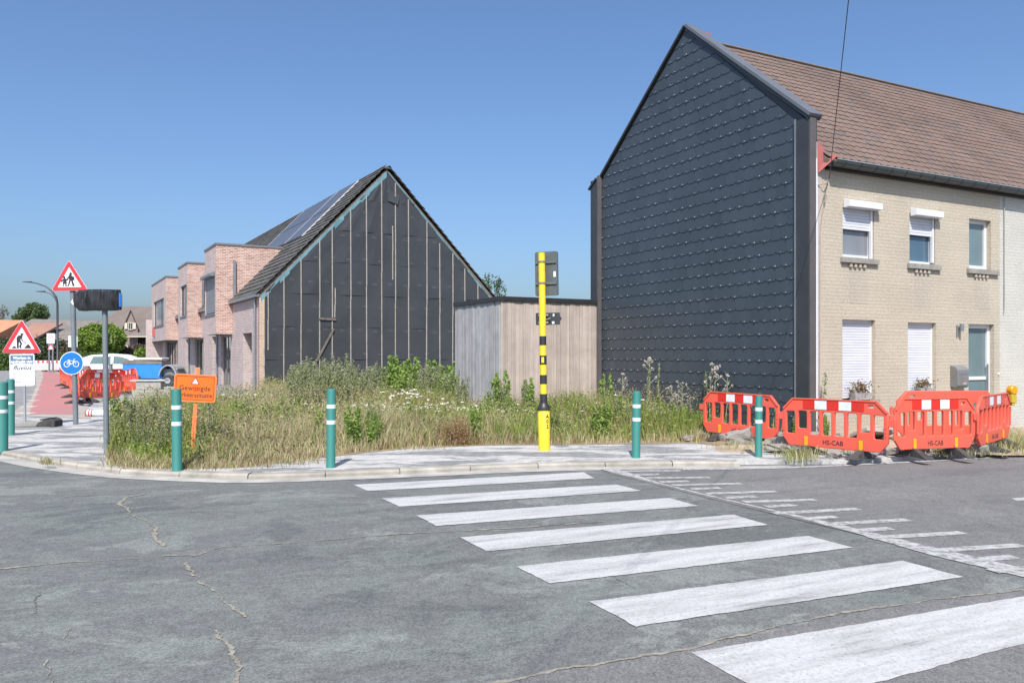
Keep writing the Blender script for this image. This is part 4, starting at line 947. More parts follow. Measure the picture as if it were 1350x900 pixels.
# yellow and black post with two boards seen from behind
p = gp(717.7, 593.5, PZ); YP = p.y; ytop = CH+(HZ-333.5)/F*YP-PZ
yp = thing('sign_post', p, 'yellow and black striped post with a dark board seen from behind and a yellow foot', 'sign post', 0); yp.rotation_euler = (0, -0.014, 0)
zz = lambda py: CH+(HZ-py)/F*YP-PZ
m = MB(); m.cyl((0, 0, 0.5), (0, 0, ytop), 0.057, n=20); m.build('pole', m_yel, yp, smooth=True)
for (a, b_) in ((455, 443), (480.5, 468.5), (506, 494), (535, 519)):
    m = MB(); m.cyl((0, 0, zz(a)), (0, 0, zz(b_)), 0.0585, n=20); m.build('black_band', m_blk, yp, smooth=True)
m = MB(); m.lathe([(0.097, -.02), (0.097, zz(540)), (0.09, zz(540)+.01)], 24); sv = m.build('foot_sleeve', m_yel, yp, smooth=True)
m = MB(); m.lathe([(0.104, zz(540.5)), (0.104, zz(538)), (0.092, zz(535)), (0.066, zz(531.5)), (0.064, zz(531))], 24); m.build('collar', m_blk, yp, smooth=True)
for ch_, py in (('A', 548.5), ('0', 555), ('2', 561.5)):
    a = math.radians(-90+32); M4 = Matrix.Rotation(math.radians(32), 4, 'Z') @ Matrix.Translation((0, -0.0985, zz(py))) @ UPR
    text('lettering', ch_, 0.085, m_blk, sv, 0, 0, 0, M4=M4, bold=0.002)
m = MB(); m.box(-.03, .01, -.0645, -.062, zz(472), zz(470.5)); m.box(-.03, .012, -.066, -.06, zz(478), zz(472)); m.build('sticker', m_yel, yp)
bp = thing_dummy = None
brd = plate('rear_board', [rrect(0.40, 0.73, 0.03)], 0.025, m_sback, yp, 0.002); brd.location = (0.075, 0.10, zz(360)); brd.rotation_euler = (0, 0, math.radians(-24))
edge = plate('blue_edge', [rrect(0.40, 0.73, 0.03), rrect(0.385, 0.715, 0.025)], 0.035, M('blue_edge', (0.16, 0.30, 0.52), 0.4), brd); edge.location = (0, 0.012, 0)
for py in (345, 373):
    m = MB(); m.box(-.185, .185, -.022, -.002, zz(py)-zz(360)-.018, zz(py)-zz(360)+.018); m.build('rail', M('rail_grey', (0.16, 0.175, 0.175), 0.5, metal=.3), brd)
    m = MB(); m.cyl((0, 0, zz(py)-.012), (0, 0, zz(py)+.012), 0.068, n=16); m.build('clamp', m_pole, yp)
m = MB(); m.box(.13, .17, -.006, -.001, -.06, .03); m.build('sticker', m_swhite, brd)
a2 = MB(); a2.prism([(-.11, 0, -.10), (.29, 0, -.10), (.29, 0, -.05), (.325, 0, 0), (.29, 0, .05), (.29, 0, .10), (-.11, 0, .10)], (0, .02, 0)); b2 = a2.build('direction_board', M('black_board', (0.03, 0.033, 0.038), 0.4, (0.04, 0.043, 0.05), 3), yp)
b2.location = (0.0, 0.085, zz(420)); b2.rotation_euler = (0, 0, math.radians(-8))
m = MB(); m.box(.16, .20, -.004, -.001, -.085, -.045); m.box(.175, .20, -.004, -.001, .04, .08); m.build('sticker', m_swhite, b2)
m = MB(); m.box(-.06, .10, -.04, -.02, -.075, -.05); m.box(-.06, .10, -.04, -.02, .05, .075); m.bar((0.0, -.045, -.03), (0.14, -.045, .01), 0.02, .01); m.build('bracket', m_lpole, b2)

# pictograms, built from small outlines (unit: metres on a sign of side 0.8)
def shapes(name, parts, mat, parent, y, s=1.0, dx=0, dz=0):
    m = MB()
    for lp in parts: m.prism([(x*s+dx, y, z*s+dz) for x, z in lp], (0, -0.0015, 0))
    return m.build(name, mat, parent)
def circ(cx, cz, r, n=12): return [(cx+r*math.cos(2*math.pi*i/n), cz+r*math.sin(2*math.pi*i/n)) for i in range(n)]
def stroke(pts, w):
    out = []
    for i in range(len(pts)-1):
        a, b_ = Vector(pts[i]), Vector(pts[i+1]); d = (b_-a).normalized()*w/2; n = Vector((-d.y, d.x))
        out.append([tuple(a-n-d*.3), tuple(b_-n+d*.3), tuple(b_+n+d*.3), tuple(a+n-d*.3)])
    return out
def ring(cx, cz, r, w, n=20):
    return [[(cx+(r-w/2)*math.cos(a), cz+(r-w/2)*math.sin(a)), (cx+(r+w/2)*math.cos(a), cz+(r+w/2)*math.sin(a)), (cx+(r+w/2)*math.cos(b_), cz+(r+w/2)*math.sin(b_)), (cx+(r-w/2)*math.cos(b_), cz+(r-w/2)*math.sin(b_))] for a, b_ in [(2*math.pi*i/n, 2*math.pi*(i+1)/n) for i in range(n)]]
KIDS = [circ(.028, .135, .026), [(-.01, .10), (.0, .115), (.045, .11), (.058, .05), (.065, .02), (.0, .015), (-.012, .05)], [(.04, .09), (.095, .07), (.10, .01), (.055, .005)],
        [(.0, .02), (.035, .02), (.01, -.05), (-.015, -.11), (-.045, -.115), (-.04, -.10), (-.028, -.095)], [(.03, .02), (.064, .02), (.075, -.035), (.10, -.10), (.085, -.115), (.06, -.112), (.045, -.05)],
        [(-.012, .085), (-.06, .02), (-.05, .01), (.005, .06)],
        circ(-.098, .065, .023), [(-.12, .035), (-.085, .04), (-.062, .035), (-.06, -.01), (-.045, -.06), (-.135, -.06), (-.115, -.01)], [(-.12, .03), (-.155, .0), (-.165, -.02), (-.155, -.03), (-.115, -.0)],
        [(-.065, .03), (-.04, .02), (-.015, .03), (-.02, .015), (-.06, -.005)], [(-.12, -.055), (-.10, -.055), (-.11, -.11), (-.135, -.115), (-.135, -.105), (-.122, -.10)], [(-.08, -.055), (-.06, -.055), (-.055, -.10), (-.045, -.112), (-.08, -.112)]]
WORK = [circ(.008, .145, .022), [(-.02, .165), (.045, .15), (.042, .14), (-.02, .15)], [(-.01, .13), (-.07, .115), (-.095, .07), (-.09, .0), (-.04, .0), (-.02, .05), (.01, .08), (.02, .12)],
        [(-.09, .005), (-.045, .005), (-.055, -.05), (-.05, -.125), (-.085, -.125), (-.088, -.06)], [(-.05, .01), (-.02, .03), (.015, -.04), (-.01, -.08), (.005, -.118), (-.03, -.125), (-.045, -.08), (-.02, -.045)],
        [(.0, .10), (.025, .03), (.015, .02), (-.01, .075)], [(-.01, .035), (.10, -.045), (.105, -.037), (-.005, .043)], [(.05, -.125), (.19, -.125), (.14, -.055), (.125, -.045), (.11, -.06)], [(-.19, -.125), (-.09, -.125), (-.12, -.09), (-.14, -.085)]]
def tri_sign(parent, cx, cz, side, picto, name='warning_triangle', y=-0.07, s=None):
    e = plate(name, [rtri(side+.012, 0.035, cz)], 0.02, m_swhite, parent, 0.001, y=y); e.location.x = cx
    r_ = plate('red_border', [rtri(side-.005, 0.032, cz), rtri(side*0.66, 0.008, cz)[::-1]], 0.004, m_sred, e, 0, y=y-.0025)
    if picto: shapes('pictogram', picto, m_blk, e, y-.004, (s or side/0.80), 0, cz)
    return e
# post with children warning and cycle disc
p = gp(100, 559, PZ); P1 = p.y; z1 = lambda py: CH+(HZ-py)/F*P1-PZ
s1 = thing('sign_post', p, 'grey post carrying a red triangle with two children above a blue cycle disc', 'traffic sign', math.radians(2)); s1.rotation_euler = (0, math.radians(-1.3), math.radians(4))
m = MB(); m.cyl((0, 0, -.05), (0, 0, z1(352)), 0.055, n=18); m.build('pole', m_pole, s1, smooth=True)
k_ = 0.80; cz = z1(384)+k_/(2*math.sqrt(3))+.01
tri_sign(s1, -0.035, cz, k_, KIDS, s=1.12)
dsk = plate('cycle_disc', [disc(0.262)], 0.02, m_swhite, s1, 0.001, y=-.075); dsk.location = (-0.03, 0, z1(478.5))
plate('blue_face', [disc(0.245)], 0.004, m_sblue, dsk, 0, y=-.0775)
BIKE = ring(-.095, -.02, .058, .014)+ring(.095, -.02, .058, .014)+stroke([(-.095, -.02), (-.05, .05), (.06, .05), (.095, -.02)], .012)+stroke([(-.05, .05), (-.005, -.025), (.06, .05)], .012)+stroke([(-.095, -.02), (-.005, -.025)], .012)+stroke([(-.075, .068), (-.03, .068)], .014)+stroke([(.06, .05), (.05, .08), (.08, .085)], .012)
shapes('cycle_symbol', BIKE, m_swhite, dsk, -.080, 1.05)
for py in (384.5, 372, 470, 488):
    m = MB(); m.cyl((0, 0, z1(py)-.018), (0, 0, z1(py)+.018), 0.060, n=14); m.build('clamp', m_blk, s1)

# post with a direction board wrapped in black plastic
p = gp(140.5, 598, PZ); P2_ = p.y; z2 = lambda py: CH+(HZ-py)/F*P2_-PZ; x2 = lambda px: (px-675)/F*P2_-p.x
s2 = thing('wrapped_sign', p, 'arrow board wrapped up in black plastic on a plain grey post', 'traffic sign', 0); s2.rotation_euler = (0, -0.012, 0)
m = MB(); m.cyl((0, 0, -.05), (0, 0, z2(395)), 0.042, n=18); m.build('pole', m_pole, s2, smooth=True)
bd = MB(); bd.prism([(x2(96), 0, z2(398)), (x2(103), 0, z2(405)), (x2(163.5), 0, z2(405)), (x2(163.5), 0, z2(387)), (x2(103), 0, z2(390))], (0, .025, 0)); bo = bd.build('arrow_board', m_swhite, s2); bo.location = (0.03, -.075, 0)
m = MB(); m.box(x2(161.3), x2(163.3), -.034, -.001, z2(405), z2(387)); m.build('blue_stripe', m_sblue, bo)
wr = MB(); nx, nz = 46, 9; xs = np.linspace(x2(101), x2(161.5), nx); rr = np.random.default_rng(5)
fold = rr.normal(size=(nx,))*.007; top = z2(382)+np.cumsum(rr.normal(size=nx))*.0012; bot = z2(409)+np.cumsum(rr.normal(size=nx))*.002
for i in range(nx):
    if xs[i] < x2(108): k = (x2(108)-xs[i])/(x2(108)-x2(101.5)); top[i] -= k*.05; bot[i] += k*.07
def grid(side):
    for i in range(nx-1):
        for j in range(nz-1):
            q = []
            for (a, b_) in ((i, j), (i+1, j), (i+1, j+1), (i, j+1)):
                f_ = b_/(nz-1); zc = bot[a]+(top[a]-bot[a])*f_; bul = math.sin(math.pi*f_)**.25
                yy = side*(.020+.010*bul)+(fold[a]*(1+.5*math.sin(b_+a*.3)) if side < 0 else 0); q.append((xs[a]+.006*math.sin(b_*1.3+a), yy-.035, zc))
            wr.add(q, [(0, 1, 2, 3)])
grid(-1); grid(1)
wp = wr.build('plastic_wrap', M('black_bag', (0.018, 0.018, 0.019), 0.28, (0.028, 0.028, 0.03), 3, spec=0.6), s2, smooth=False); wp.location = (0.03, -.03, 0)
wp.data.polygons.foreach_set('use_smooth', [True]*len(wp.data.polygons))
m = MB(); m.box(x2(136.5), x2(139.5), -.085, -.077, z2(408.5), z2(383)); m.box(x2(152.5), x2(154.5), -.088, -.078, z2(408), z2(383.5)); m.box(x2(116), x2(118.2), -.085, -.075, z2(408.5), z2(384)); m.build('tape', M('matt_black_tape', (0.008, 0.008, 0.008), 0.8), s2)

# temporary roadworks sign with information board
p = gp(33, 562, PZ); P3 = p.y; z3 = lambda py: CH+(HZ-py)/F*P3-PZ
s3 = thing('roadworks_sign', p, 'temporary red triangle with a digging man above a white and blue board', 'roadworks sign', 0); s3.rotation_euler = (0, -0.012, math.radians(3))
m = MB(); m.cyl((0, 0, 0.02), (0, 0, z3(450)), 0.026, n=12); m.build('pole', m_lpole, s3, smooth=True)
e = tri_sign(s3, -0.065, z3(465)+0.845/(2*math.sqrt(3)), 0.845, WORK, y=-.035, s=1.12); e.rotation_euler = (0, math.radians(1.0), 0)
bw = 0.53; bh = 0.70; bc = z3(487.5)
ib = plate('info_board', [rrect(bw, bh, .04)], 0.012, m_swhite, s3, 0.001, y=-.035); ib.location = (-0.03, 0, bc)
hd = [(-.245, .325), (.245, .325), (.245, .125)]+[(x, .125+.022*(1-(x/.245)**2)) for x in np.linspace(.245, -.245, 11)[1:-1]]+[(-.245, .125)]
plate('blue_header', [hd], 0.003, M('slate_blue', (0.10, 0.19, 0.31), 0.45), ib, 0, y=-.0375)
text('lettering', 'Werken in', 0.085, m_swhite, ib, 0, -.040, 0.262, bold=.004); text('lettering', 'opdracht van:', 0.085, m_swhite, ib, 0, -.040, 0.182, bold=.004)
text('lettering', 'fluvius', 0.135, m_blk, ib, -0.0, -.0375, 0.045, shear=.35, sx=1.15, bold=.001)
m_sm = M('faint_lettering', (0.22, 0.22, 0.24), 0.6)
text('lettering', 'van:', 0.05, m_sm, ib, -.17, -.0375, -.085); text('lettering', 'tot:', 0.05, m_sm, ib, -.18, -.0375, -.165)
m = MB(); m.box(-.21, -.16, -.038, -.036, -.262, -.25); m.box(-.145, -.09, -.038, -.036, -.262, -.25); m.box(-.08, -.02, -.038, -.036, -.262, -.25); m.box(.04, .21, -.038, -.036, -.262, -.258); m.box(.04, .19, -.038, -.036, -.28, -.276); m.build('fine_print', m_sm, ib)
m = MB(); m.obox((0.10, -.03, .055), (.30, 0, 0), (0, .13, 0), (0, 0, .045)); m.build('foot_block', M('grey_slab', (0.30, 0.285, 0.265), 0.9, (0.24, 0.23, 0.21), 5, bmp=.3), s3, 0.01)
m = MB(); m.prism([(.30, -.18, .0), (.72, -.18, .0), (.72, -.18, .13), (.64, -.18, .17), (.50, -.18, .16), (.36, -.18, .09)], (0, .36, 0)); m.prism([(.40, -.19, .17), (.60, -.19, .19), (.60, -.19, .17), (.42, -.19, .14)], (0, .38, 0)); m.build('rubber_foot', m_rubber, s3, 0.015)

# orange diversion sign
p = gp(250.5, 604, PZ); P4 = p.y; z4 = lambda py: CH+(HZ-py)/F*P4-PZ
p.x += .03; s4 = thing('diversion_sign', p, 'bright orange sign on a leaning orange post, lettered in Dutch beneath a small triangle', 'road sign', 0)
s4.rotation_euler = (0, math.radians(3.8), math.radians(8))
m = MB(); m.box(-.03, .03, -.012, .012, -.05, z4(486)+.02); m.build('post', m_lorange, s4, 0.003)
op = plate('orange_board', [rrect(.655, .44, .04)], 0.016, m_orange, s4, 0.002, y=-.03); op.scale = (.93, 1, .93); op.location = (-0.02, 0, z4(511.5)); op.rotation_euler = (0, math.radians(-0.5), 0)
plate('black_rule', [rrect(.60, .385, .03), rrect(.585, .37, .025)[::-1]], 0.002, m_blk, op, 0, y=-.0315)
plate('raised_rim', [rrect(.665, .45, .045), rrect(.63, .415, .035)[::-1]], 0.022, m_lorange, op, 0.002, y=-.034)
wt = plate('warning_triangle', [rtri(.145, .012, .105)], 0.003, m_sred, op, 0, y=-.033); plate('white_field', [rtri(.098, .004, .103)], 0.002, m_swhite, wt, 0, y=-.0345)
text('lettering', '!', .06, m_blk, wt, 0, -.0355, .103, bold=.001)
text('lettering', 'Gewijzigde', .112, m_blk, op, 0.0, -.032, 0.0, bold=.0005); text('lettering', 'verkeerssituatie', .104, m_blk, op, 0, -.032, -.112, sx=.84, bold=.0005)
for k, (x, y, s_) in enumerate([(0.16, -.02, .15), (0.36, .05, .12), (-.15, .1, .1)]):
    v = MB(); n = 10; v.lathe([(s_*R.uniform(.8, 1.1), 0), (s_, s_*.3), (s_*.7, s_*.62), (s_*.2, s_*.75)], 9); o = v.build('base_stone', m_conc, s4); o.location = (x, y, -.02); o.scale = (1, .7, .8)

# street lamp and far signs
p = gp(76, 485, PZ); L = 78.0; X0 = (76-675)/F*L
lamp = thing('street_lamp', (X0, L, PZ), 'tall dark street lamp whose two curved arms reach left over the side street', 'street lamp')
zl = lambda py: CH+(HZ-py)/F*L-PZ
m = MB(); m.tube([(0, 0, 0), (0, 0, 1.2), (0, 0, 1.25), (-.02, 0, zl(400)), (-.12, 0, zl(392)), (-.55, 0, zl(384)), (-1.15, 0, zl(377.5)), (-2.0, 0, zl(373.5)), (-2.6, 0, zl(372))], [.15, .15, .11, .10, .09, .08, .07, .055, .05], 10); m.build('pole', m_anth, lamp, smooth=True)
m = MB(); m.tube([(-.0, 0, zl(400)), (-.25, 0, zl(393)), (-.7, 0, zl(387)), (-1.3, 0, zl(384.5))], [.07, .06, .05, .045], 8); m.build('arm', m_anth, lamp, smooth=True)
for (x, z) in ((-2.6, zl(372)), (-1.3, zl(384.5))):
    m = MB(); m.prism([(x+.1, -.16, z-.06), (x-.75, -.12, z-.0), (x-.75, -.12, z+.05), (x+.1, -.16, z+.08)], (0, .3, 0)); m.build('lamp_head', m_anth, lamp, 0.02)
LS = 72.0; sg = thing('sign_post', ((67-675)/F*LS, LS, PZ), 'distant post with a white square zone sign over a tiny red triangle, beside the lamp', 'traffic sign')
zq = lambda py: CH+(HZ-py)/F*LS-PZ
m = MB(); m.box(-.22, -.10, 0, .08, 0, zq(444)); m.box(.10, .22, 0, .08, 0, zq(444)); m.build('pole', m_steel, sg)
q = plate('square_sign', [rrect(.70, .90, .03)], .02, m_swhite, sg, 0, y=-.03); q.location.z = zq(446)
shapes('red_ring', ring(0, .02, .22, .045, 24), m_sred, q, -.031); text('lettering', '30', .2, m_blk, q, 0, -.032, .02)
e = tri_sign(sg, 0, zq(458.3), .62, [[(-.03, -.08), (.03, -.08), (.012, .06), (-.012, .06)]], y=-.03)
LS2 = 66.0; sg = thing('sign_post', ((96.5-675)/F*LS2, LS2, PZ), 'distant white sign board half hidden behind the cycle sign post', 'traffic sign')
m = MB(); m.cyl((0, 0, 0), (0, 0, CH+(HZ-442)/F*LS2), .05, n=10); m.build('pole', m_steel, sg)
q = plate('white_board', [rrect(.74, .92, .02)], .02, m_swhite, sg, 0, y=-.06); q.location.z = CH+(HZ-450)/F*LS2-PZ
m = MB(); m.bar((.12, -.061, -.34), (.30, -.061, -.16), .06, .003, (0, 1, 0)); m.bar((.18, -.061, .28), (.32, -.061, .42), .06, .003, (0, 1, 0)); m.build('black_bar', m_blk, q)

# ---------------------------------------------------------------- plastic barriers
def make_barrier():
    t_ = thing('plastic_barrier', (0, 0, 0), 'proto', 'barrier', 0, 'red plastic roadworks barriers')
    def slot(x, z0, z1, w=.125): return rrect(w, z1-z0, .028, 3, x, (z0+z1)/2)
    out = [(-1, .28), (-.87, .12), (.87, .12), (1, .28), (1, .79), (.80, .985), (-.80, .985), (-1, .79)]
    loops = [out]
    for i in range(8):
        x = -.8365+i*.239; lo = .34 if i not in (1, 6) else .44; hi = .755 if i not in (0, 7) else .74
        loops.append(slot(x, lo, hi, .172)[::-1])
    loops.append(rrect(.10, .05, .015, 3, .70, .885)[::-1])
    pan_ = plate('panel', loops, .05, m_bred, t_, .010, y=-.025)
    for i in range(5):
        m = MB(); x = -.58+i*.232
        m.box(x, x+.2315, -.031, -.027, .795, .955); m.build('reflective_panel', m_bred2 if i % 2 == 0 else m_refl, pan_)
    m = MB()
    m.prism([(-1.0, -.028, .79), (-.965, -.028, .78), (-.785, -.028, .955), (-.80, -.028, .985)], (0, -.012, 0)); m.prism([(1.0, -.028, .79), (.965, -.028, .78), (.785, -.028, .955), (.80, -.028, .985)], (0, -.012, 0))
    m.box(-.80, .80, -.040, -.028, .965, .985)
    for sx in (-1, 1):
        for z in (.40, .46, .54, .62): m.cyl((sx*.962, -.027, z), (sx*.962, -.032, z), .012, n=8)
    m.build('rim', m_bred, pan_)
    m = MB(); m.box(-1.12, -.98, -.02, .02, .58, .70); m.box(.98, 1.13, -.018, .018, .56, .68); m.cyl((1.10, 0, .34), (1.10, 0, .70), .022, n=8); m.build('connector', m_bred, t_, .006)
    text('lettering', 'HS-CAB', .115, m_blk, t_, 0.0, -.0262, .215, bold=.002)
    for x in (-.52, .52):
        m = MB(); m.box(x-.035, x+.035, -.038, -.026, .13, .30); m.build('yellow_lug', M('yellow_plastic', (0.85, 0.42, 0.01), 0.45), t_, .004)
        m = MB(); m.prism([(x-.05, -.04, .13), (x+.05, -.04, .13), (x+.07, -.10, .07), (x+.10, -.34, .005), (x-.10, -.34, .005), (x-.07, -.10, .07)], (0, 0, -.02))
        m.add([(x-.045, -.035, .14), (x+.045, -.035, .14), (x+.09, -.35, .02), (x-.09, -.35, .02), (x-.07, -.03, 0), (x+.07, -.03, 0), (x+.12, -.37, 0), (x-.12, -.37, 0)], [(0, 1, 2, 3), (7, 6, 5, 4), (3, 2, 6, 7), (1, 0, 4, 5), (0, 3, 7, 4), (2, 1, 5, 6)])
        m.add([(x-.045, .035, .14), (x+.045, .035, .14), (x+.09, .35, .02), (x-.09, .35, .02), (x-.07, .03, 0), (x+.07, .03, 0), (x+.12, .37, 0), (x-.12, .37, 0)], [(3, 2, 1, 0), (4, 5, 6, 7), (7, 6, 2, 3), (5, 4, 0, 1), (4, 7, 3, 0), (6, 5, 1, 2)])
        m.box(x-.045, x+.045, -.036, .036, .0, .16); m.build('foot', m_rubber, t_, .006)
    return t_
proto = make_barrier(); used = False
def barrier(A, Bp, label, zb=PZ, zs=0.88, roll=0.0, back=False):
    """A, Bp: ground points of the left and right ends as the front is seen"""
    global used
    A, Bp = Vector((A[0], A[1], 0)), Vector((Bp[0], Bp[1], 0))
    if back: A, Bp = Bp, A
    c = (A+Bp)/2; d = Bp-A; rz = math.atan2(d.y, d.x); sc = d.length/2.06
    if not used: o = proto; used = True; o.location = (c.x, c.y, zb); o.rotation_euler = (0, roll, rz); o['label'] = label; o.scale = (sc, .95, zs)
    else: o = clone(proto, (c.x, c.y, zb), rz, label, (sc, .95, zs)); o.rotation_euler = (0, roll, rz)
    return o
def xy(px, Y): return ((px-675)/F*Y, Y)
barrier(xy(926, 15.2), xy(1028, 13.9), 'red barrier behind the single green bollard, leftmost of the right-hand group', .09, .88, 0.02)
barrier(xy(1031, 13.2), xy(1174, 11.9), 'red barrier before the white trimmed house corner, second from the left', .09, .88, 0.0)
barrier(xy(1177, 12.25), xy(1285, 12.6), 'red barrier seen square on below the mailbox, nearest the road', .10, .90, 0.0)
barrier(xy(1287, 12.6), xy(1330, 14.1), 'red barrier turned nearly edge-on with an amber lamp at its far end', .11, .90, 0.0)
barrier(xy(1180, 14.1), xy(1316, 14.2), 'red barrier seen from behind, closest to the front door of the beige house', .10, .93, 0.0, True)
p = Vector((*xy(1334, 14.1), 0.93))
wl_ = thing('warning_lamp', p, 'amber warning lamp clipped on the end of a red barrier', 'warning lamp', math.radians(20))
m = MB(); m.cyl((0, -.045, .10), (0, .045, .10), .085, .085, 24); m.cyl((0, -.06, .10), (0, -.045, .10), .068, .083, 24); m.build('lens', m_amber, wl_, .006)
m = MB(); m.box(-.06, .06, -.05, .05, -.12, .03); m.box(-.035, .035, -.04, .04, -.17, -.12); m.build('battery_box', M('yellow_box', (0.55, 0.42, 0.04), 0.5), wl_, .01)
# far left group round the cycle path works
LB = [((92, 31.5), (104, 24.5), 'red barrier seen edge-on behind the cycle sign post', 1.0, 0),
      ((103, 26.2), (160, 28.2), 'leaning red barrier between the two grey sign posts, nearest of the left group', 1.0, .05),
      ((106, 30.6), (166, 33.0), 'red barrier just behind the leaning one in the left group', 1.02, 0),
      ((79, 42), (94, 36), 'small distant red barrier at the far end of the cycle path works', 1.0, 0),
      ((93, 40), (120, 43), 'red barrier in front of the tail of the white car', 1.0, 0),
      ((160, 33.5), (181, 31), 'short slanting red barrier right of the left group, before the blue trailer', 1.0, -.05)]
for (a, b_, lb, zs, rl) in LB: barrier(xy(*a), xy(*b_), lb, PZ, zs, rl)
# fallen red and white tube, concrete post stub, far red-white barrier
a = gp(114, 549, PZ); b_ = gp(139, 549, PZ); m = MB(); v = (b_-a)
m.cyl(a+Vector((0, 0, .09)), b_+Vector((0, 0, .09)), .085, n=14); o = m.build('fallen_tube', m_swhite, None, smooth=True); tag(o, 'white tube with red rings lying on the pavement behind the grey post', 'marker tube')
for f_ in (.0, .16, .30):
    m = MB(); m.cyl(a+v*f_+Vector((0, 0, .09)), a+v*(f_+.07)+Vector((0, 0, .09)), .0865, n=14); m.build('red_ring', m_sred, o)
p = gp(147.5, 549, PZ); m = MB(); m.lathe([(.095, 0), (.095, .36), (.085, .385), (.03, .39)], 16); o = m.build('concrete_stub', m_conc, None, smooth=True); o.location = p; tag(o, 'short round concrete stub beside the grey post of the wrapped sign', 'concrete post')
p = Vector((*xy(146, 28.5), 1.06)); m = MB(); m.prism([(-.05, -.05, 0), (.05, -.05, 0), (.05, .05, 0), (-.05, .05, 0)], (0, 0, .22)); m.box(-.065, .065, -.065, .065, .22, .26); o = m.build('barrier_lamp', m_steel, None, .01); o.location = p; tag(o, 'grey lamp box standing on a red barrier of the left group', 'warning lamp')
FB = 74.0; fb = thing('striped_barrier', ((58-675)/F*FB, FB, PZ), 'distant white barrier with a red striped top rail across the side street', 'barrier')
m = MB(); m.box(-1.9, 1.9, -.03, .03, .15, .78); m.build('mesh_panel', M('pale_panel', (0.55, 0.53, 0.51), 0.6, (0.46, 0.44, 0.42), 2), fb)
m = MB(); m.box(-1.9, 1.9, -.04, .04, .80, 1.02); m.build('rail', m_swhite, fb)
for k in range(9): m = MB(); m.box(-1.85+k*.42, -1.64+k*.42, -.045, .045, .82, 1.0); m.build('red_stripe', m_sred, fb)
for k in range(3): m = MB(); m.box(-1.5+k*1.4, -1.2+k*1.4, -.2, .2, 0, .12); m.build('foot', m_rubber, fb)

# ---------------------------------------------------------------- rubble, slabs, bricks
def rock(name, loc, s, mat, seed, label=None, cat=None, group=None, rz=0, parent=None):
    rr = random.Random(seed); import bmesh
    bm = bmesh.new(); bmesh.ops.create_cube(bm, size=1.0); bmesh.ops.subdivide_edges(bm, edges=bm.edges[:], cuts=2, use_grid_fill=True)
    for v in bm.verts:
        n = v.co.normalized(); v.co = v.co*0.80+n*0.12+Vector((rr.uniform(-.09, .09), rr.uniform(-.09, .09), rr.uniform(-.09, .09)))
    me = bpy.data.meshes.new(name); bm.to_mesh(me); bm.free(); me.materials.append(mat)
    o = bpy.data.objects.new(name, me); COL.objects.link(o); o.location = loc; o.scale = s; o.rotation_euler = (rr.uniform(-.3, .3), rr.uniform(-.3, .3), rz or rr.uniform(0, 3))
    if label: tag(o, label, cat, group)
    return o
m_rub = M('broken_paving', (0.30, 0.28, 0.255), 0.95, (0.22, 0.205, 0.185), 5, bmp=.6, bscale=30)
stones = [(938, 575, .42, .26, .20), (922, 578, .25, .2, .12), (958, 581, .34, .28, .14), (976, 588, .42, .30, .26), (1012, 584, .45, .35, .22), (1026, 590, .4, .3, .16), (1045, 590, .5, .4, .14), (1060, 585, .5, .4, .18),
          (1022, 596, .30, .25, .12), (1046, 597, .28, .2, .10), (1108, 590, .35, .3, .14), (1085, 582, .45, .35, .16), (1213, 595, .25, .2, .12), (1290, 598, .28, .22, .14), (1100, 603, .2, .16, .08), (1178, 600, .24, .2, .1), (1320, 586, .24, .2, .1), (906, 582, .2, .15, .09)]
for k, (x, y, a, b_, c) in enumerate(stones):
    p = gp(x, y, PZ); rock('broken_stone', (p.x, p.y, PZ+c*.38+.03), (a, b_, c), m_rub, k+3, *(('broken grey paving piece on the soil under the leftmost right-hand barrier', 'stone', 'rubble under the leftmost right-hand barrier') if x < 1030 else ('broken grey paving piece on the soil below the HS-CAB barrier before the house corner', 'stone', 'rubble before the house corner') if x < 1150 else ('broken grey paving piece beside the roadside barriers under the mailbox', 'stone', 'rubble by the roadside barriers')))
for k, (x, y, w, d, rz, tx, lb) in enumerate([(1150, 583, .62, .45, .3, -.35, 'pale concrete slab leaning in the trench behind the middle red barrier'), (1055, 577, .7, .5, .9, -.12, 'flat paving slab lying before the slate gable corner')]):
    p = gp(x, y, PZ); m = MB(); m.box(-w/2, w/2, -d/2, d/2, -.03, .03); o = m.build('paving_slab', m_conc, None, .006); o.location = (p.x, p.y, PZ+.16); o.rotation_euler = (tx, .1, rz); tag(o, lb, 'slab')
p = gp(730, 582, PZ); m = MB(); m.box(-.10, .10, -.05, .05, 0, .07); o = m.build('red_brick', M('loose_brick', (0.45, 0.20, 0.16), 0.9, (0.36, 0.16, 0.13), 12, bmp=.4), None, .006); o.location = p; tag(o, 'loose red brick lying beside the foot of the yellow post', 'brick')
p = gp(505, 590, PZ); rock('stone', (p.x-.3, p.y, PZ+.04), (.16, .12, .10), m_conc, 77, 'small pale stone at the meadow edge near the middle bollard', 'stone')
# stacked concrete blocks near the trailer
bx_ = thing('block_stack', (*xy(193, 29.5), PZ), 'stack of grey concrete kerb blocks in the weeds below the blue trailer', 'concrete blocks', math.radians(8))
for k, (x, z) in enumerate([(-.45, 0), (.0, .0), (.45, .0), (-.3, .31), (.12, .31)]):
    m = MB(); m.box(x, x+.43, -.2, .2, z+.005, z+.30); m.build('block', m_conc, bx_, .012)
m = MB(); m.box(-.5, .7, -.25, .25, .62, .66); m.build('top_slab', M('pale_slab', (0.55, 0.53, 0.49), 0.9), bx_)
b3 = thing('block_stack', (*xy(216, 31.0), PZ), 'low row of pale blocks between the stack and the orange sign', 'concrete blocks', math.radians(-5))
for k in range(2): m = MB(); m.box(-.5+k*.55, .0+k*.55, -.2, .2, .0, .25+.1*k); m.build('block', m_conc, b3, .015)
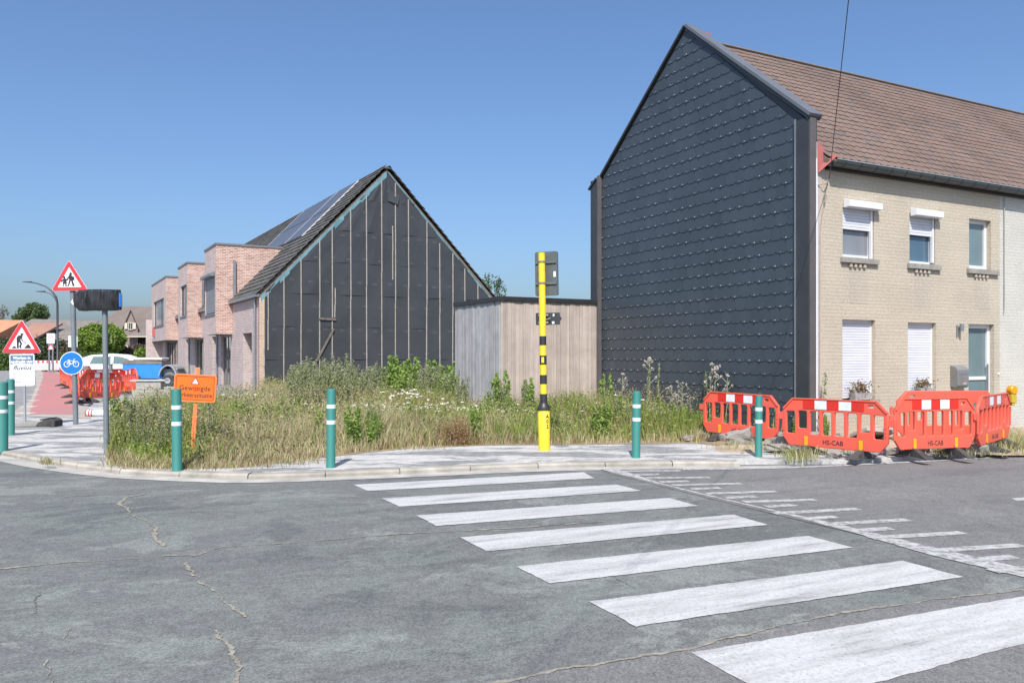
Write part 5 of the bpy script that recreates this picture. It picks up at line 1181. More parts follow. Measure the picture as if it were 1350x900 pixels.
# flower pots on the sills
m_leafg = island_mat('leaf_fresh', [(0, (0.10, 0.18, 0.035)), (0.5, (0.15, 0.24, 0.05)), (1, (0.20, 0.28, 0.07))], .6, .3, .2, 2, 0, .3)
m_leafo = island_mat('leaf_mixed', [(0, (0.09, 0.10, 0.03)), (0.4, (0.20, 0.19, 0.05)), (0.7, (0.25, 0.12, 0.08)), (1, (0.35, 0.12, 0.13))], .6, .3, .2, 2, 0, .3)
for (u, z, s_, lb) in ((1.10, .80, 1.0, 'trough of reddish flowers on the sill of the left ground floor shutter'), (2.93, .86, .85, 'small pot of yellowish flowers on the sill of the right ground floor shutter')):
    t_ = thing('flower_pot', H.m @ Vector((u, -.03, z)), lb, 'flower pot', H.a)
    m = MB(); m.prism([(-.20*s_, -.07, 0), (.20*s_, -.07, 0), (.23*s_, -.08, .13), (-.23*s_, -.08, .13)], (0, .14, 0)); m.build('pot', M('grey_pot', (0.25, 0.24, 0.24), 0.8, (0.40, 0.39, 0.38), 10), t_)
    n = 260; c = NR.normal(size=(n, 3))*np.array([.12, .05, .07])*s_+np.array([0, 0, .22*s_]); v, q = leaves(c, .05, .6); np_mesh('foliage', v, q, mats=[m_leafo], parent=t_)

# ---------------------------------------------------------------- white car and blue trailer
m_car = M('white_car_paint', (0.78, 0.79, 0.80), 0.22, (0.74, 0.75, 0.76), 1, spec=.6)
CY = 45.5; carp = Vector((*xy(163, CY), PZ)); car = thing('parked_car', carp, 'white hatchback parked behind the red barriers with its tail to the left', 'car', math.radians(5))
st = [(-2.12, .55, .62, .95, .70), (-2.05, .30, .95, 1.15, .80), (-1.95, .28, 1.0, 1.42, .84), (-1.55, .26, 1.02, 1.56, .86), (-.6, .24, 1.02, 1.62, .87), (.2, .24, 1.01, 1.58, .87), (.7, .24, .99, 1.38, .87), (1.15, .25, .97, 1.06, .86), (1.7, .27, .88, .93, .83), (2.0, .32, .75, .80, .76), (2.1, .40, .60, .65, .62)]
m = MB(); rings = []
for (x, zb, zb2, zt, hw) in st:
    tw = hw*.76 if zt-zb2 > .2 else hw*.93
    rings.append([(x, -hw*.92, zb), (x, -hw, zb+.18), (x, -hw, zb2-.06), (x, -hw*.97, zb2), (x, -tw, zt-.08), (x, -tw*.85, zt-.02), (x, 0, zt), (x, tw*.85, zt-.02), (x, tw, zt-.08), (x, hw*.97, zb2), (x, hw, zb2-.06), (x, hw, zb+.18), (x, hw*.92, zb)])
n = 13; vs = [p for r in rings for p in r]; fs = []
for i in range(len(rings)-1):
    for k in range(n): fs.append((i*n+k, i*n+(k+1) % n, (i+1)*n+(k+1) % n, (i+1)*n+k))
fs += [tuple(range(n)), tuple(range((len(rings)-1)*n, len(rings)*n))[::-1]]
m.add(vs, fs); m.build('body', m_car, car, .02, smooth=True)
gl = M('car_glass', (0.10, 0.16, 0.15), 0.1, (0.07, 0.11, 0.11), 2, spec=.8)
for sgn in (-1, 1):
    for lp in ([(-1.50, 1.06), (-.38, 1.06), (-.42, 1.47), (-1.35, 1.46)], [(-.25, 1.06), (.88, 1.04), (.50, 1.34), (.12, 1.46), (-.28, 1.48)]):
        m = MB(); q = [(x, sgn*(.872*.97-.0+.012-(z-1.02)*(.87*.21/.52)), z) for x, z in lp]; m.add(q, [(0, 1, 2, 3) if len(q) == 4 else (0, 1, 2, 3, 4)]); m.build('side_window', gl, car)
    m = MB(); m.add([(-2.09, sgn*.70, .80), (-1.86, sgn*.875, .86), (-1.93, sgn*.865, 1.10), (-2.10, sgn*.70, 1.02)], [(0, 1, 2, 3)]); m.prism([(-2.11, sgn*.45, .80), (-2.11, sgn*.74, .82), (-2.10, sgn*.72, 1.05), (-2.10, sgn*.45, 1.02)], (-.03, 0, 0)); m.build('tail_light', M('tail_red', (0.35, 0.02, 0.05), 0.3), car)
m = MB(); m.prism([(-2.13, -.62, 1.0), (-2.13, .62, 1.0), (-1.97, .60, 1.46), (-1.97, -.60, 1.46)], (-.035, 0, .01)); m.build('rear_window', glass_mat('dark_car_glass', (.02, .02, .03)), car)
for x in (-1.3, 1.32):
    for sgn in (-1, 1):
        m = MB(); m.cyl((x, sgn*.72, .31), (x, sgn*.885, .31), .31, n=22); w_ = m.build('wheel', m_rubber, car, .02); m = MB(); m.cyl((x, sgn*.80, .31), (x, sgn*.893, .31), .19, n=12); m.build('rim', m_lpole, w_)
m = MB(); m.box(.60, .78, -1.02, -.86, .98, 1.12); m.build('mirror', m_car, car, .03)
# blue trailer
TY = 40.0; tr = thing('trailer', (*xy(194, TY), PZ), 'small bright blue trailer with a rounded grey mudguard wheel, heaped with tools', 'trailer', math.radians(3))
m = MB(); m.box(-.95, .92, -.6, .6, .40, 1.10); bb = m.build('body', M('bright_blue', (0.03, 0.24, 0.68), 0.4, (0.03, 0.21, 0.60), 3), tr, .02)
m = MB(); m.prism([(-.98, -.62, 1.10), (.95, -.62, 1.10), (.92, -.62, 1.24), (-.7, -.62, 1.30), (-.98, -.62, 1.18)], (0, 1.24, 0)); m.build('load', M('grey_brown_load', (0.22, 0.19, 0.16), 0.9, (0.14, 0.13, 0.12), 3, bmp=.6), tr)
for (x, y, z, s_) in ((.35, -.3, 1.30, .10), (.6, -.35, 1.29, .12), (.05, -.2, 1.31, .07)): m = MB(); m.box(x-s_*1.6, x+s_, y, y+.2, z-.06, z+s_*.6); m.build('yellow_tool', M('tool_orange', (0.75, 0.38, 0.05), .5), tr, .02)
m = MB(); m.box(-.5, .9, -.5, .5, 1.30, 1.42); m.build('white_sheet', M('white_tarp', (0.68, 0.68, 0.66), .6, (0.5, 0.5, 0.48), 3), tr, .04)
for x in (-.32, 1.25):
    m = MB(); m.cyl((x, -.72, .30), (x, -.50, .30), .30, n=20); m.cyl((x, .5, .30), (x, .72, .30), .30, n=20); w_ = m.build('wheel', m_rubber, tr, .02); m = MB(); m.cyl((x, -.735, .30), (x, -.68, .30), .14, n=12); m.build('rim', m_lpole, w_)
m = MB(); m.prism([(1.25+.46*math.cos(a), -.75, .36+.72*math.sin(a)) for a in np.linspace(-.1, math.pi*.92, 12)]+[(1.25+.40*math.cos(a), -.75, .36+.66*math.sin(a)) for a in np.linspace(math.pi*.92, -.1, 12)], (0, 1.5, 0)); m.build('mudguard', M('pale_mudguard', (0.34, 0.35, 0.37), .5), tr, .01)
m = MB(); m.box(.92, 1.65, -.5, .5, .5, .9); m.build('engine_box', m_steel, tr, .05)
p = Vector((*xy(162, 44), 1.0));
# ---------------------------------------------------------------- far houses beyond the side street
m_rbrown = M('brown_grey_roof', (0.165, 0.135, 0.12), 0.9, (0.13, 0.11, 0.10), 1.2, bmp=.4, bscale=6, detail=8)
m_rgrey = M('old_grey_roof', (0.20, 0.175, 0.155), 0.9, (0.145, 0.13, 0.12), .9, bmp=.4, bscale=6, detail=8)
m_rorange = M('orange_roof', (0.33, 0.175, 0.125), 0.9, (0.24, 0.14, 0.11), .9, bmp=.4, bscale=6, detail=8)
m_rorange2 = M('bright_orange_roof', (0.50, 0.23, 0.13), 0.9, (0.38, 0.18, 0.11), 1.2, bmp=.3, bscale=6)
m_cream = M('cream_paint', (0.66, 0.60, 0.46), .8, (0.58, 0.52, 0.40), 3)
D = 96.0
def fx(px, Y=D): return (px-675)/F*Y
def fz(py, Y=D): return CH+(HZ-py)/F*Y
# big brown house: hipped left end, ridge running right
bh = thing('distant_house', (fx(110), D, 0), 'long brown house under a high hipped roof with a brick gable dormer', 'house')
X = lambda px: fx(px)-fx(110)
m = MB(); m.box(X(97), X(215), 0.3, 9, 0, fz(456)); m.build('wall', m_brown_brick, bh)
m = MB(); ze, zr = fz(458), fz(404, D+5)
e0, e1, r0, r1 = X(80), X(222), X(124)+1.2, X(215)
m.add([(e0, -.5, ze), (e1, -.5, ze), (e1, 10, ze), (e0, 10, ze), (r0, 4.8, zr), (r1, 4.8, zr)], [(0, 1, 5, 4), (2, 3, 4, 5), (3, 0, 4), (1, 2, 5), (3, 2, 1, 0)]); m.build('roof', m_rbrown, bh)
m = MB(); m.box(X(164), X(181), -1.2, 3, 0, fz(434)); m.add([(X(164), -1.2, fz(434)), (X(181), -1.2, fz(434)), (X(172.5), -1.2, fz(411)), (X(164), 4.5, fz(434)), (X(181), 4.5, fz(434)), (X(172.5), 4.5, fz(411))], [(0, 1, 2), (5, 4, 3), (0, 2, 5, 3), (1, 4, 5, 2)]); dm = m.build('gable_dormer', m_brown_brick, bh)
m = MB()
for (xa, xb) in ((162.5, 172.5), (182.5, 172.5)):
    a = Vector((X(xa), -1.35, fz(435.5))); b_ = Vector((X(xb), -1.35, fz(409.5))); m.prism([a, b_, b_+Vector((0, 6, 0)), a+Vector((0, 6, 0))], (0, 0, .16))
m.build('dormer_roof', m_rbrown, dm)
m = MB(); m.box(X(169.5), X(175), -1.28, -1.2, fz(434.5), fz(426)); w_ = m.build('dormer_window', m_glass, dm)
m = MB()
for (a, b_) in ((165.2, 168.6), (175.4, 178.6)): m.box(X(a), X(b_), -1.34, -1.22, fz(434), fz(426))
m.build('shutter', m_cream, w_)
m = MB(); m.box(X(169.5), X(170.2), -1.33, -1.26, fz(434.5), fz(426)); m.box(X(172), X(172.5), -1.33, -1.26, fz(434.5), fz(426)); m.box(X(174.4), X(175), -1.33, -1.26, fz(434.5), fz(426)); m.box(X(169.5), X(175), -1.335, -1.25, fz(435.2), fz(434.4)); m.box(X(169.5), X(175), -1.335, -1.25, fz(426.2), fz(425.4)); m.build('frame', m_cream, w_)
pv = Vector((X(172.5), 0, 0)); dm.matrix_basis = Matrix.Translation(pv) @ Matrix.Rotation(math.radians(24), 4, 'Z') @ Matrix.Translation(-pv)
for (c, r_) in ((172.5, 5.2), (183, 3.6)):
    m = MB(); R0 = r_/F*D
    for k in range(9):
        a, b_ = math.pi*k/9+.03, math.pi*(k+1)/9-.03
        m.prism([(X(c)+R0*math.cos(a), -1.40, fz(460)+R0*math.sin(a)), (X(c)+R0*math.cos(b_), -1.40, fz(460)+R0*math.sin(b_)), (X(c)+R0*.62*math.cos(b_), -1.40, fz(460)+R0*.62*math.sin(b_)), (X(c)+R0*.62*math.cos(a), -1.40, fz(460)+R0*.62*math.sin(a))], (0, .25, 0))
    m.build('stone_arch', m_cream, bh)
m = MB(); m.box(X(163.5), X(200), -1.3, -.3, 0, fz(458)); m.build('front_bay', m_brown_brick, bh)
m = MB(); m.add([(X(176.5), -2.2, fz(444)), (X(206), -2.2, fz(444)), (X(206), 3, fz(426)), (X(190), 3, fz(426)), (X(176.5), 2.8, fz(444.3)), (X(206), 2.8, fz(444.3))], [(0, 1, 2, 3), (0, 3, 4), (0, 4, 5, 1)]); m.build('lean_to_roof', m_rgrey, bh)
m = MB(); m.box(X(176.5), X(206), -2.25, -2.1, fz(444.8), fz(443.6)); m.build('fascia', m_cream, bh)
# left houses
D2 = 104.0
lh = thing('distant_house', (fx(50, D2), D2, 0), 'low grey roofed house with a weathered orange lower roof, behind the roadworks triangle', 'house')
X = lambda px: fx(px, D2)-fx(50, D2); Z = lambda py: fz(py, D2)
m = MB(); m.box(X(-10), X(100), .4, 9, 0, Z(449)); m.build('wall', M('pale_render', (0.50, 0.49, 0.47), .9, (0.42, 0.41, 0.40), 1), lh)
m = MB(); m.add([(X(-8), -.3, Z(449)), (X(104), -.3, Z(449)), (X(104), 5, Z(421)), (X(12), 5, Z(418)), (X(104), 10, Z(449)), (X(-8), 10, Z(449))], [(0, 1, 2, 3), (3, 2, 4, 5), (0, 3, 5), (1, 4, 2)]); m.build('roof', m_rgrey, lh)
m = MB(); m.prism([(X(30), -1.2, Z(448.5)), (X(53), -1.2, Z(448.5)), (X(70), 2.3, Z(427)), (X(30), 2.3, Z(427))], (0, -.15, .2)); m.build('orange_roof', m_rorange, lh)
m = MB(); m.box(X(-10), X(62), -1.5, -1.3, Z(453), Z(449.5)); m.build('fascia', M('grey_fascia', (0.30, 0.32, 0.34), .6), lh)
D3 = 92.0; ll = thing('distant_house', (fx(-20, D3), D3, 0), 'house with a bright orange tiled roof cut by the left edge of the photo', 'house')
X = lambda px: fx(px, D3)-fx(-20, D3); Z = lambda py: fz(py, D3)
m = MB(); m.box(X(-120), X(-10), .4, 8, 0, Z(448)); m.build('wall', m_swhite, ll)
m = MB(); m.add([(X(-130), -.3, Z(447)), (X(-14), -.3, Z(447)), (X(4), 4, Z(420)), (X(-130), 4, Z(418)), (X(-14), 8, Z(447)), (X(-130), 8, Z(447))], [(0, 1, 2, 3), (3, 2, 4, 5), (0, 3, 5), (1, 4, 2)]); m.build('roof', m_rorange2, ll)
m = MB(); m.box(X(-130), X(10), -.6, -.4, Z(454), Z(447.5)); m.build('fascia', m_swhite, ll)

# ---------------------------------------------------------------- trees, hedges, bushes
m_lt = island_mat('leaf_tree', [(0, (0.055, 0.095, 0.030)), (0.5, (0.085, 0.135, 0.045)), (1, (0.12, 0.17, 0.06))], .6, .3, .25, .4, 0, .25)
m_lb = island_mat('leaf_bright', [(0, (0.12, 0.20, 0.025)), (0.5, (0.19, 0.29, 0.04)), (1, (0.26, 0.36, 0.07))], .55, .3, .25, .6, 0, .25)
m_lh = island_mat('leaf_hedge', [(0, (0.07, 0.12, 0.03)), (0.5, (0.10, 0.165, 0.04)), (1, (0.14, 0.21, 0.055))], .6, .3, .3, .5, 0, .2)
m_ld = island_mat('leaf_dark', [(0, (0.045, 0.07, 0.03)), (0.5, (0.065, 0.095, 0.04)), (1, (0.09, 0.12, 0.05))], .6, .3, .3, .5, 0, .2)
m_lr = island_mat('leaf_reddish', [(0, (0.10, 0.075, 0.055)), (0.5, (0.14, 0.095, 0.07)), (1, (0.12, 0.12, 0.06))], .7, .2, .3, .5, 0, .1)
m_bark = M('bark', (0.14, 0.115, 0.09), .95, (0.10, 0.085, 0.07), 6, bmp=.5)
def crown_pts(rad, n, seed, clumps=26, shell=.75):
    rr = np.random.default_rng(seed); c = rr.normal(size=(clumps, 3)); c /= np.linalg.norm(c, axis=1)[:, None]; c *= rr.uniform(.45, .95, (clumps, 1))
    k = rr.integers(0, clumps, n); d = rr.normal(size=(n, 3)); d /= np.linalg.norm(d, axis=1)[:, None]
    p = c[k]+d*rr.uniform(.10, .34, (n, 1))*rr.uniform(.6, 1.2, (clumps, 1))[k]
    return p*np.array(rad)
def tree(name, X0, Y0, h, crad, cz, n, leaf, mat, seed, label, cat='tree', trunk=.15, flat=False, ball=False, z0=PZ):
    t_ = thing(name, (X0, Y0, z0), label, cat)
    c = crown_pts(crad, n, seed, 40 if not flat else 26)
    if ball:
        rr = np.random.default_rng(seed); d = rr.normal(size=(n, 3)); d /= np.linalg.norm(d, axis=1)[:, None]
        lump = 1+.09*np.sin(d[:, 0]*9+seed)*np.sin(d[:, 2]*8)+.06*np.sin(d[:, 1]*14+d[:, 0]*11)
        c = d*(lump*rr.uniform(.80, 1.02, n)**.6)[:, None]*np.array(crad)
    c = c+np.array([0, 0, cz]); c = c[c[:, 2] > 0.05]
    v, q = leaves(c, NR.uniform(leaf*.7, leaf*1.3, len(c)), .6); np_mesh('crown', v, q, mats=[mat], parent=t_)
    m = MB(); top = cz+crad[2]*.4; m.tube([(0, 0, -.1), (.03*h/5, 0, cz*.5), (0, .02, top)], [trunk, trunk*.75, trunk*.3], 8)
    rr = random.Random(seed)
    for i in range(7):
        z = cz*.5+(top-cz*.5)*rr.random(); a = rr.uniform(0, 6.28); L_ = .7
        m.tube([(0, 0, z), (crad[0]*.35*math.cos(a), crad[1]*.35*math.sin(a), z+crad[2]*.25), (crad[0]*L_*math.cos(a), crad[1]*L_*math.sin(a), z+crad[2]*.45)], [trunk*.4, trunk*.25, trunk*.08], 6)
    m.build('trunk', m_bark, t_); return t_
tree('broadleaf_tree', fx(45, 125), 125, 9, (2.6, 2.4, 1.9), fz(415, 125), 5200, .34, m_lt, 3, 'green tree showing above the grey roof of the low distant house', trunk=.3)
tree('broadleaf_tree', fx(22, 130), 130, 8, (.8, .8, .6), fz(419, 130), 500, .3, m_lt, 31, 'tiny treetop left of the green tree above the distant roofs', trunk=.2)
tree('bare_tree', fx(3, 130), 130, 9, (1.2, 1.2, 1.3), fz(414, 130), 260, .25, m_lr, 4, 'thin half bare treetop at the left edge above the orange roof', trunk=.14)
tree('round_bush', fx(133, 84), 84, 4, (2.35, 2.1, 1.75), fz(450, 84), 8500, .26, m_lb, 5, 'large domed bright green bush behind the hedge, cut by the wrapped sign post', 'bush', trunk=.12, ball=True)
tree('round_bush', fx(192, 66), 66, 2, (.95, .8, .75), fz(471, 66), 2600, .16, m_lb, 6, 'small bright green bush between the white car and the last brick house', 'bush', trunk=.06, ball=True)
tree('birch_tree', fx(644, 62), 62, 8, (.6, .6, .8), fz(374, 62), 300, .16, m_lt, 8, 'loose birch top showing above the timber annex, left tuft', trunk=.06)
tree('birch_tree', fx(658, 62), 62, 7, (.55, .6, 1.0), fz(382, 62), 420, .15, m_lt, 9, 'smaller drooping birch top right of the other above the annex', trunk=.05)
def hedge(name, x0, x1, Y0, d, h, n, leaf, mat, label, seed, rag=.05):
    t_ = thing(name, ((x0+x1)/2, Y0, PZ), label, 'hedge'); rr = np.random.default_rng(seed); w = x1-x0
    f_ = rr.random(n); x = rr.uniform(-w/2, w/2, n); y = rr.uniform(0, d, n); z = rr.uniform(0, h, n)
    top = f_ < .4; z[top] = h; y[(f_ >= .4) & (f_ < .9)] = 0
    p = np.stack([x, y, z], 1)+rr.normal(size=(n, 3))*rag; p[:, 2] += (np.sin(x*1.7+seed)*.4+np.sin(x*4.1))*rag*1.2*(p[:, 2]/h)
    p[:, 2] = np.maximum(p[:, 2], .02)
    v, q = leaves(p, rr.uniform(leaf*.7, leaf*1.3, n), .6); np_mesh('foliage', v, q, mats=[mat], parent=t_)
    m = MB(); m.box(-w/2+.15, w/2-.15, .15, d-.1, 0, h-.15); m.build('inner_twigs', M('dark_twigs', (0.04, 0.045, 0.025), .95), t_); return t_
hedge('clipped_hedge', fx(79, 78), fx(152, 78), 78, 1.2, fz(466.5, 78)-PZ, 12000, .13, m_lh, 'clipped green hedge behind the cycle disc and the white car', 1, .04)
hedge('reddish_hedge', fx(76, 86), fx(200, 86), 86, 1.5, fz(460.5, 86)-PZ, 9000, .22, m_lr, 'loose brownish hedge in front of the big brown house', 2, .15)
hedge('dark_hedge', fx(-60, 86), fx(76, 86), 86, 2.0, fz(454, 86)-PZ, 12000, .28, m_ld, 'tall dark hedge behind the roadworks sign and striped barrier', 3, .2)
hedge('green_hedge', fx(-40, 79), fx(20, 79), 79, 1.5, fz(464, 79)-PZ, 5000, .2, m_lh, 'green shrubs at the left edge behind the roadworks triangle', 4, .15)

hedge('garden_hedge', -3, 14, 47, 1.5, 2.1, 9000, .2, m_lh, 'garden hedge hidden behind the timber annex', 6, .12)
# verge grass by the lamp
sheet('verge', poly([(48, 486), (90, 487), (96, 496), (86, 497), (76, 490), (62, 488)]), PZ+.015, m_grassg)

# ---------------------------------------------------------------- the wild meadow
MPX = [(140, 604), (152, 611), (200, 616), (230, 617), (330, 614), (420, 603), (470, 597), (540, 590), (640, 586), (715, 585), (760, 585), (920, 583), (960, 577), (1040, 583), (785, 552), (660, 559), (600, 551), (600, 520), (470, 517), (345, 518), (300, 526), (240, 529), (205, 536), (172, 556), (150, 578)]
MW = [(p_.x, p_.y) for p_ in [gp(x, y, PZ) for x, y in MPX]]
def scatter(n, pxfrac=.6, poly_=MPX, polyw=MW):
    xs = np.array([p_[0] for p_ in poly_]); ys = np.array([p_[1] for p_ in poly_]); out = []
    k = int(n*pxfrac*4); x = NR.uniform(xs.min(), xs.max(), k); y = NR.uniform(ys.min(), ys.max(), k); s_ = inpoly(x, y, poly_); x, y = x[s_][:int(n*pxfrac)], y[s_][:int(n*pxfrac)]
    Yw = (CH-PZ)*F/(y-HZ); out.append(np.stack([(x-675)/F*Yw, Yw], 1))
    wx = np.array([p_[0] for p_ in polyw]); wy = np.array([p_[1] for p_ in polyw]); k = int(n*(1-pxfrac)*4); x = NR.uniform(wx.min(), wx.max(), k); y = NR.uniform(wy.min(), wy.max(), k); s_ = inpoly(x, y, polyw)
    out.append(np.stack([x[s_], y[s_]], 1)[:int(n*(1-pxfrac))]); return np.concatenate(out)
def field(x, y, s, seed):
    rr = np.random.default_rng(seed); h = np.zeros_like(x)
    for k in range(8): a = rr.uniform(0, 6.28); f_ = s*rr.uniform(.5, 2.2); h += np.sin((x*math.cos(a)+y*math.sin(a))*f_+rr.uniform(0, 6.28))
    return h/3.0
def edge_dist(p):
    d = np.full(len(p), 1e9)
    for i in range(16):                                  # only the street side edges
        a, b_ = np.array(MW[i-1] if i else MW[0]), np.array(MW[i]); ab = b_-a; L2 = max((ab**2).sum(), 1e-9)
        if i in (13, 14, 15): continue
        t_ = (((p-a)@ab)/L2).clip(0, 1); d = np.minimum(d, np.linalg.norm(p-(a+t_[:, None]*ab), axis=1))
    return d
def grass_mesh(name, p, h, w, lean, mi, mats):
    n = len(p); a = NR.uniform(0, 2*np.pi, n); la = NR.uniform(0, 2*np.pi, n)
    wx, wy = np.cos(a)*w/2, np.sin(a)*w/2; lx, ly = np.cos(la)*lean*h, np.sin(la)*lean*h; z = np.full(n, PZ)
    def V3(x, y, z): return np.stack([x, y, z], 1)
    v = np.stack([V3(p[:, 0]-wx, p[:, 1]-wy, z), V3(p[:, 0]+wx, p[:, 1]+wy, z), V3(p[:, 0]+lx*.35+wx*.8, p[:, 1]+ly*.35+wy*.8, z+h*.55), V3(p[:, 0]+lx*.35-wx*.8, p[:, 1]+ly*.35-wy*.8, z+h*.55), V3(p[:, 0]+lx, p[:, 1]+ly, z+h)], 1).reshape(-1, 3)
    i = np.arange(n)*5; q = np.stack([i, i+1, i+2, i+3], 1); t_ = np.stack([i+3, i+2, i+4], 1)
    return np_mesh(name, v, q, t_, mats, np.concatenate([mi, mi]))
g_green = island_mat('grass_green', [(0, (0.23, 0.27, 0.07)), (0.5, (0.32, 0.355, 0.11)), (1, (0.41, 0.42, 0.18))], .7, .2, .2, .4, 0, .35)
g_fresh = island_mat('grass_fresh', [(0, (0.18, 0.27, 0.05)), (0.5, (0.26, 0.35, 0.07)), (1, (0.34, 0.42, 0.11))], .7, .2, .2, .4, 0, .35)
g_straw = island_mat('grass_straw', [(0, (0.42, 0.36, 0.19)), (0.5, (0.52, 0.46, 0.27)), (1, (0.60, 0.55, 0.37))], .8, .2, .2, .4, 0, .3)
g_brown = island_mat('grass_brown', [(0, (0.23, 0.15, 0.09)), (0.5, (0.30, 0.20, 0.125)), (1, (0.36, 0.26, 0.17))], .8, .2, .2, .4, 0, .25)
def pxof(p): return 675+p[:, 0]/p[:, 1]*F, HZ+(CH-PZ)*F/p[:, 1]
def build_grass(name, n, hmul, label_seed):
    p = scatter(n); x, y = p[:, 0], p[:, 1]; X_, Y_ = pxof(p); e = edge_dist(p)
    f_ = field(x, y, 1.3, 5)+NR.normal(size=len(p))*.45; dry = field(x, y, .7, 9)+NR.normal(size=len(p))*.5
    strawz = np.exp(-((X_-380)/95)**2)*1.0+np.exp(-((X_-860)/70)**2)*.3-np.exp(-((X_-225)/60)**2)*.8-np.exp(-((X_-900)/40)**2)*.6-np.exp(-((X_-690)/55)**2)*.5
    mi = np.where(dry+strawz*1.2 > .80, 2, np.where(f_ > .25, 1, 0)); mi[NR.random(len(p)) < .09] = 3; mi[(e < .30) & (NR.random(len(p)) < .65)] = 2; mi[(e < .2) & (NR.random(len(p)) < .3)] = 3
    hb = .36+.17*field(x, y, 1.6, 21)+NR.uniform(-.18, .22, len(p))+.22*NR.random(len(p))**5; hb = hb*hmul
    hb = hb*(.22+.78*(e/.9).clip(0, 1))
    far = (y > 23); hb[far] *= .8; hb[(X_ < 350) & (y > 20)] *= .45
    hb = hb.clip(.04, .95)
    w = NR.uniform(.005, .011, len(p))*(1+(y/22)); keep = NR.random(len(p)) < np.where((X_ < 345) & (Y_ < 535), .35, 1)
    p, hb, w, mi = p[keep], hb[keep], w[keep], mi[keep]
    o = grass_mesh(name, p, hb, w, NR.uniform(.05, .55, len(p)), mi, [g_green, g_fresh, g_straw, g_brown]); return o
o = build_grass('meadow_grass', 105000, 1.0, 1); tag(o, 'tall mixed green and straw coloured grass covering the vacant corner plot', 'meadow grass', kind='stuff')
# low leafy ground cover inside the meadow
p = scatter(42000, .6); e = edge_dist(p); X_, Y_ = pxof(p); keep = (e > .25) & (NR.random(len(p)) < np.where((X_ < 345) & (Y_ < 540), .25, 1)); p = p[keep]; e = e[keep]
hz = (.10+.48*NR.random(len(p))**1.4*(1+.3*field(p[:, 0], p[:, 1], 1.1, 33)))*(e/1.0).clip(.15, 1)
v, q = leaves(np.stack([p[:, 0], p[:, 1], PZ+hz], 1), NR.uniform(.022, .055, len(p))*(1+p[:, 1]/30), .5)
fm = (field(p[:, 0], p[:, 1], 1.2, 41)+NR.normal(size=len(p))*.5 > .1).astype(int); fm[NR.random(len(p)) < .13] = 2
o = np_mesh('ground_cover', v, q, mats=[g_fresh, g_green, g_brown], mi=fm); tag(o, 'low leafy weeds growing between the grass of the corner plot', 'weeds', kind='stuff')
# seed heads over the grass
p = scatter(9000, .7); e = edge_dist(p); X_, Y_ = pxof(p); keep = (e > .4) & ((X_ > 340) | (Y_ > 545)); p = p[keep]; n = len(p)
hz = .45+NR.uniform(0, .38, n)+.1*field(p[:, 0], p[:, 1], .9, 21); c = np.stack([p[:, 0], p[:, 1], PZ+hz], 1); c = np.repeat(c, 4, 0)+NR.normal(size=(n*4, 3))*np.array([.012, .012, .05])
v, q = leaves(c, NR.uniform(.018, .04, len(c)), .4); o = np_mesh('seed_heads', v, q, mats=[g_brown, g_straw], mi=NR.integers(0, 2, len(c))); tag(o, 'reddish and straw coloured seed heads above the meadow', 'seed heads', kind='stuff')
# white yarrow-like umbels
m_fl = M('white_petals', (0.78, 0.77, 0.72), .7, (0.68, 0.67, 0.60), 9)
cl_px = [(430, 560, 40, 14, 34), (520, 545, 45, 12, 44), (570, 540, 40, 14, 40), (480, 560, 30, 16, 36), (640, 548, 45, 14, 44), (690, 545, 25, 12, 22), (800, 545, 30, 18, 20), (860, 548, 22, 14, 26), (345, 548, 40, 12, 46), (540, 520, 25, 5, 18), (400, 540, 30, 8, 20), (930, 560, 20, 8, 8)]
vs, fs = [], []; cnt = 0; fb_ = MB(); stf = MB()
for (cx, cy, sx, sy, n) in cl_px:
    for k in range(int(n*2.4)):
        px = R.gauss(cx, sx*.7); py = R.gauss(cy, sy*.6); Y0 = R.uniform(16.5, 20.5) if px > 400 else R.uniform(18, 24); z = CH+(HZ-py)/F*Y0
        z = min(max(z, .48), .95); X1 = (px-675)/F*Y0
        if not inpoly(np.array([X1]), np.array([Y0]), MW)[0]: continue
        s_ = R.uniform(.018, .052)
        for j in range(7):
            a = R.uniform(0, 6.3); r_ = s_*R.uniform(0, .9); c = (X1+r_*math.cos(a), Y0+r_*math.sin(a), z+R.uniform(-.006, .008)); q_ = s_*.42
            fb_.add([(c[0]-q_, c[1]-q_, c[2]), (c[0]+q_, c[1]-q_, c[2]+.006), (c[0]+q_, c[1]+q_, c[2]), (c[0]-q_, c[1]+q_, c[2]+.004), (c[0], c[1], c[2]+.016)], [(0, 1, 4), (1, 2, 4), (2, 3, 4), (3, 0, 4)])
        fb_.bar((X1, Y0, PZ), (X1, Y0, z), .005, .005, (0, 1, 0), 1)
o = fb_.build('white_flowers', [m_fl, g_green]); tag(o, 'flat white flower heads scattered through the meadow', 'wild flowers', kind='stuff')

